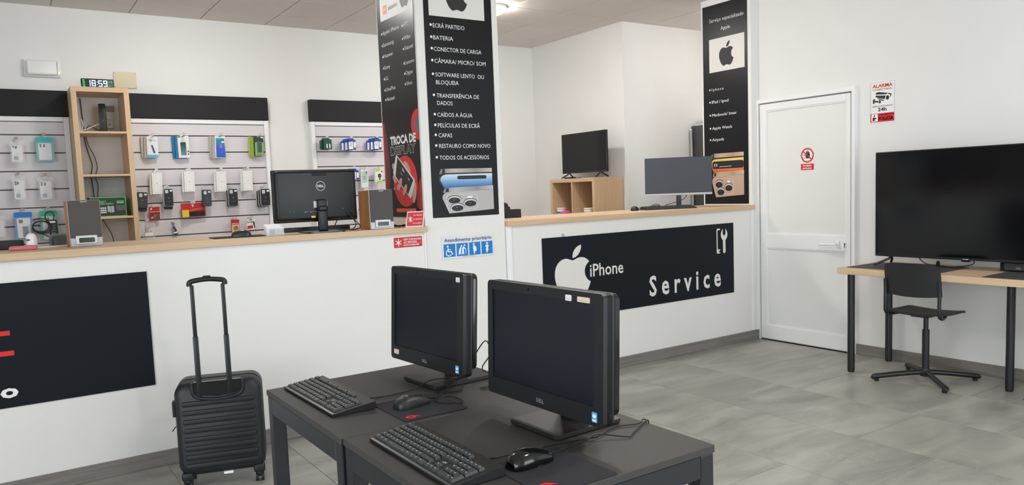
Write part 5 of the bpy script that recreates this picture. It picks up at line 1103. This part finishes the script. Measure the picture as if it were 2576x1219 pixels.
def all_in_one(label, x, y, yaw, tilt, w, h, stickers):
    t = thing('all_in_one_computer', label, 'computer', (x, y, ZT), -pi/2+yaw, 'all-in-one computers')
    zc = 0.232
    hd_ = bpy.data.objects.new('display_head', None)
    def P(mb, name, mat, parent=t, smooth=0):
        # tilt about the middle of the front face
        c, s = cos(tilt), sin(tilt)
        mb.v = [(a, b*c+(z-zc)*s, zc+(z-zc)*c-b*s) for a, b, z in mb.v]
        return mb.build(name, mat, parent, smooth=smooth)
    z0, z1 = zc-h/2, zc+h/2; bl, bt, bb_ = 0.026, 0.026, 0.05
    hs = P(MB().ring(rr(-w/2, w/2, z0, z1, 0.013, 5), rr(-w/2+bl, w/2-bl-0.008, z0+bb_, z1-bt, 0.003, 5), -0.001, 0.03), 'front_bezel', BLACKP, smooth=35)
    P(MB().loft([[(a, b, zc+(z-zc)*k) for a, z in ((a_*k, z_) for a_, z_ in rr(-w/2, w/2, z0, z1, 0.013, 5))] for b, k in ((0.012, 1.0), (0.036, 1.0), (0.04, 0.985))]), 'side_body', BLACKP, smooth=35)
    P(MB().loft([[(a, b, zc+(z-zc)*k) for a, z in ((a_*k, z_) for a_, z_ in rr(-w/2, w/2, z0+0.02, z1, 0.02, 5))] for b, k in ((0.04, 0.985), (0.042, 0.99), (0.058, 0.985), (0.064, 0.95))]), 'back_cover', BLACKG, smooth=35)
    P(MB().prism(rr(-w/2+bl-0.002, w/2-bl-0.006, z0+bb_-0.002, z1-bt+0.002, 0.003), 0.0025, 0.006), 'screen', SCREENM)
    lt = text_data('DELL', 0.04)
    a = min(p[0] for p in lt[0]); k = 0.034/(max(p[0] for p in lt[0])-a)
    me = MB(); me.v = [((p[0]-a)*k-0.017, -0.0018, z0+0.016+p[1]*k) for p in lt[0]]; me.f = list(lt[1])
    P(me, 'lettering', M('print_chrome', (150, 150, 154), 0.3, 0.5), hs)
    P(MB().prism(rr(w/2-0.042, w/2-0.022, z0+0.011, z0+0.037, 0.002), -0.0018, -0.001), 'blue_sticker', M('sticker_blue', (84, 168, 226), 0.35), hs)
    P(MB().prism(ell(w/2-0.032, z0+0.027, 0.007, 0.005, 14), -0.0024, -0.0018), 'sticker_mark', WHITE, hs)
    P(MB().prism(rr(w/2-0.039, w/2-0.025, z0+0.0135, z0+0.018, 0.001), -0.0024, -0.0018), 'sticker_mark', WHITE, hs)
    P(MB().prism(rr(-0.055, -0.05, z1-0.018, z1-0.009, 0.002), -0.0016, -0.001), 'webcam', BLACKG, hs)
    for a0, a1, b0, b1, m in stickers:
        P(MB().prism(rr(a0, a1, zc+b0, zc+b1, 0.003), -0.0018, -0.001), 'paper_sticker', m, hs)
        P(MB().prism([(a0+.006, zc+b0+.004), (a1-.006, zc+b0+.004), (a1-.006, zc+b0+.006), (a0+.006, zc+b0+.006)], -0.0022, -0.0018), 'sticker_print', M('print_tan', (206, 180, 150), 0.5), hs)
    for zz in (0.03, 0.06): P(MB().cyl((w/2-0.001, 0.024, z0+zz), (w/2+0.0015, 0.024, z0+zz), 0.006 if zz < 0.05 else 0.003, n=14), 'side_button', BLACKG, hs)
    # stand: flat foot, neck behind the display
    MB().slab(rr(-0.108, 0.108, -0.04, 0.2, 0.012, 5), 0.004, 0.015).build('stand_base', M('foot_plate', (40, 37, 37), 0.4), t)
    MB().slab(rr(-0.1, 0.1, -0.032, 0.19, 0.01, 5), 0.0, 0.005).build('base_pad', RUBBER, t)
    MB().add([(-0.06, 0.11, 0.014), (0.06, 0.11, 0.014), (0.06, 0.13, 0.014), (-0.06, 0.13, 0.014), (-0.05, 0.058, 0.26), (0.05, 0.058, 0.26), (0.05, 0.08, 0.26), (-0.05, 0.08, 0.26)], [(3, 2, 1, 0), (4, 5, 6, 7), (0, 1, 5, 4), (1, 2, 6, 5), (2, 3, 7, 6), (3, 0, 4, 7)]).build('stand_neck', BLACKP, t)
    return t
bpy_peach = M('sticker_peach', (226, 204, 184), 0.6); bpy_white = M('sticker_white', (226, 228, 236), 0.6)
all_in_one('all-in-one computer with one white and one low peach sticker', 1.225, 2.389, 0.07, 0.06, 0.475, 0.344, [(0.195, 0.218, 0.142, 0.158, bpy_white), (-0.215, -0.18, -0.153, -0.136, bpy_peach)])
all_in_one('all-in-one computer with white and peach stickers side by side above', 1.225, 1.702, 0.031, 0.041, 0.515, 0.341, [(0.11, 0.135, 0.142, 0.158, bpy_white), (0.158, 0.207, 0.143, 0.157, bpy_peach)])

# full-size keyboards, every key a part
U_ = 0.0188
def key_mesh(u, h=1.0, key={}):
    k = (u, h)
    if k not in key:
        w = u*U_-0.0022; d = h*U_-0.0022; i = 0.0022
        m = MB().add([(0, 0, 0), (w, 0, 0), (w, d, 0), (0, d, 0), (i, i, .0062), (w-i, i, .0062), (w-i, d-i*0.6, .0066), (i, d-i*0.6, .0066)], [(3, 2, 1, 0), (4, 5, 6, 7), (0, 1, 5, 4), (1, 2, 6, 5), (2, 3, 7, 6), (3, 0, 4, 7)]).mesh('key')
        m.materials.append(M('key_black', (52, 54, 55), 0.5)); key[k] = m
    return key[k]
def keyboard(label, x, y, rz, L=0.452, D=0.142):
    t = thing('keyboard', label, 'keyboard', (x, y, ZT), rz, 'desk keyboards')
    f0, b0 = 0.010, 0.026
    zt = lambda yy: f0+(b0-f0)*(yy+D/2)/D
    V = [(-L/2, -D/2, 0.002), (L/2, -D/2, 0.002), (L/2, D/2, 0.002), (-L/2, D/2, 0.002), (-L/2-.001, -D/2-.001, f0), (L/2+.001, -D/2-.001, f0), (L/2+.001, D/2+.001, b0), (-L/2-.001, D/2+.001, b0)]
    MB().add(V, [(3, 2, 1, 0), (4, 5, 6, 7), (0, 1, 5, 4), (1, 2, 6, 5), (2, 3, 7, 6), (3, 0, 4, 7)]).build('case', M('keyboard_case', (24, 25, 27), 0.45), t)
    MB().add([(-L/2+.004, -D/2+.001, f0+.0002), (L/2-.004, -D/2+.001, f0+.0002), (L/2-.004, -D/2+.007, f0+.0016), (-L/2+.004, -D/2+.007, f0+.0016)], [(0, 1, 2, 3)]).build('front_edge', M('keyboard_edge', (58, 60, 62), 0.35), t)
    rows = [[1.25, 1.25, 1.25, 5.75, 1.25, 1.25, 1.25, 1.75], [1.25]+[1]*11+[2.75], [1.75]+[1]*12+[1.25], [1.5]+[1]*12+[1.5], [1]*13+[2], [1.4, -.6]+[1]*4+[-.5]+[1]*4+[-.5]+[1]*4]
    ang = math.atan2(b0-f0, D); legends = []
    def put(u, xx, yy, h=1.0, mark=True):
        o = link('key', key_mesh(u, h), t, (xx, yy, zt(yy)), (ang, 0, 0))
        if mark: legends.append((xx+0.006, yy+0.009, zt(yy+.01)+0.0068))
    x0 = -L/2+0.007; ys = [-D/2+0.0105+U_*r+(0.003 if r == 5 else 0) for r in range(6)]
    for r, row in enumerate(rows):
        xx = x0
        for u in row:
            if u > 0: put(u, xx, ys[r], 1.0, u < 2)
            xx += abs(u)*U_
    nx = x0+15*U_+0.0065
    for r in (5, 4, 3):
        for k in range(3): put(1, nx+k*U_, ys[r])
    put(1, nx+U_, ys[1]); [put(1, nx+k*U_, ys[0]) for k in range(3)]
    mx = nx+3*U_+0.0065
    for k in range(4): put(1, mx+k*U_, ys[4])
    for r in (3, 2, 1):
        for k in range(3): put(1, mx+k*U_, ys[r])
    put(2, mx, ys[0], 1, False); put(1, mx+2*U_, ys[0]); put(1, mx+3*U_, ys[2], 2.0); put(1, mx+3*U_, ys[0], 2.0)
    mb = MB()
    for a, b, c in legends: mb.add([(a-.0025, b-.0012, c), (a+.0025, b-.0012, c), (a+.0025, b+.0016, c+.0003), (a-.0025, b+.0016, c+.0003)], [(0, 1, 2, 3)])
    q = mb.build('key_legends', M('key_print', (190, 194, 196), 0.5), t); q['kind'] = 'stuff'
    text('lettering', 'GK', nx+0.014, ys[2]+0.006, 0.008, MATS['key_print'], t, zt(ys[2]+0.006)+0.001, bold=0.02, flatz=True)
    for s in (-1, 1): MB().rbox(s*L*.42-.012, s*L*.42+.012, D/2-.02, D/2-.004, 0, 0.006, 0.001, 1).build('foot', RUBBER, t)
    return t
keyboard('black keyboard on the table nearer to the suitcase', 0.872, 2.436, -pi/2+0.012)
keyboard('black keyboard in the foreground with white key legends', 0.872, 1.698, -pi/2+0.0)
def pad(label, x0, x1, y0, y1, lx, ly):
    t = thing('mouse_pad', label, 'mouse pad', ((x0+x1)/2, (y0+y1)/2, ZT), 0, 'black mouse pads with red swirl')
    w, d = (x1-x0)/2, (y1-y0)/2
    MB().slab(rr(-w, w, -d, d, 0.008), 0, 0.0035).build('cloth', CLOTH, t)
    mb = MB(); n = 22; cx, cy = lx-(x0+x1)/2, ly-(y0+y1)/2
    o_ = [(cx+0.016*cos(a), cy+0.016*sin(a)*0.95) for a in (2*pi*i/n for i in range(n))]; i_ = [(cx+0.0065*cos(a), cy+0.0065*sin(a)) for a in (2*pi*i/n for i in range(n))]
    for k in range(n):
        j = (k+1) % n; mb.add([(*o_[k], .0037), (*o_[j], .0037), (*i_[j], .0037), (*i_[k], .0037)], [(0, 1, 2, 3)])
    mb.add([(cx+.012, cy+.008, .0038), (cx+.006, cy+.018, .0038), (cx+.022, cy+.002, .0038), (cx+.03, cy-.012, .0038), (cx+.018, cy-.004, .0038)], [(0, 1, 2, 3, 4)])
    mb.build('red_swirl', BRIGHTRED, t)
pad('black mouse pad with red swirl under the printed-back mouse', 0.955, 1.172, 2.02, 2.255, 0.987, 2.048)
pad('black mouse pad with red swirl under the glossy mouse', 0.948, 1.156, 1.313, 1.555, 0.981, 1.36)
mouse('matt black mouse with printed mark on far pad', (1.045, 2.155, ZT+0.0035), -pi/2+0.15, M('mouse_matt', (34, 36, 36), 0.45), length=0.118, width=0.066, height=0.036, mark='VPC')
mouse('glossy black mouse on the foreground pad', (1.032, 1.494, ZT+0.0035), -pi/2+0.05, M('mouse_gloss', (13, 14, 15), 0.14), length=0.122, width=0.066, height=0.04)
def cable(label, pts, name='computer_cable'):
    o = MB().tube(pts, 0.0021, 6, 5).build(name, CABLE); tag(o, label, 'cable', 'cables on the black tables'); return o
z = ZT+0.0045
cable('keyboard cable running across foreground table past the stand', [(0.945, 1.565, z+.012), (0.99, 1.585, z), (1.052, 1.569, z+.004), (1.138, 1.559, z+.004), (1.242, 1.548, z+.002), (1.289, 1.544, z), (1.381, 1.576, z), (1.45, 1.557, z), (1.47, 1.561, z+.006), (1.484, 1.563, z+.001), (1.49, 1.564, z-.03)])
cable('mouse cable on the foreground table with sharp bend', [(1.094, 1.491, z+.012), (1.148, 1.509, z+.006), (1.239, 1.528, z+.006), (1.291, 1.54, z+.007), (1.349, 1.492, z), (1.38, 1.505, z), (1.461, 1.55, z), (1.486, 1.556, z+.002), (1.492, 1.557, z-.03)])
cable('keyboard cable crossing the stand foot of far computer', [(0.945, 2.31, z+.012), (0.99, 2.323, z), (1.088, 2.321, z), (1.152, 2.325, z+.006), (1.2, 2.335, z+.018), (1.25, 2.344, z+.016), (1.29, 2.32, z+.016), (1.35, 2.33, z+.016)])
cable('looped mouse cable lying around the far mouse pad', [(1.104, 2.165, z+.012), (1.153, 2.184, z), (1.193, 2.169, z), (1.196, 2.1, z), (1.171, 2.08, z), (1.12, 2.142, z+.003), (1.19, 2.215, z+.006), (1.255, 2.272, z+.008), (1.278, 2.275, z+.01), (1.287, 2.253, z+.004), (1.254, 2.214, z), (1.19, 2.228, z), (1.2, 2.27, z), (1.33, 2.29, z+.014)])
cable('black cables dropping behind the far computer', [(1.31, 2.2, 0.9), (1.345, 2.185, 0.945), (1.36, 2.18, 0.9), (1.33, 2.19, 0.85), (1.37, 2.17, 0.82), (1.36, 2.15, 0.79), (1.32, 2.19, z), (1.4, 2.2, z), (1.47, 2.23, z)])
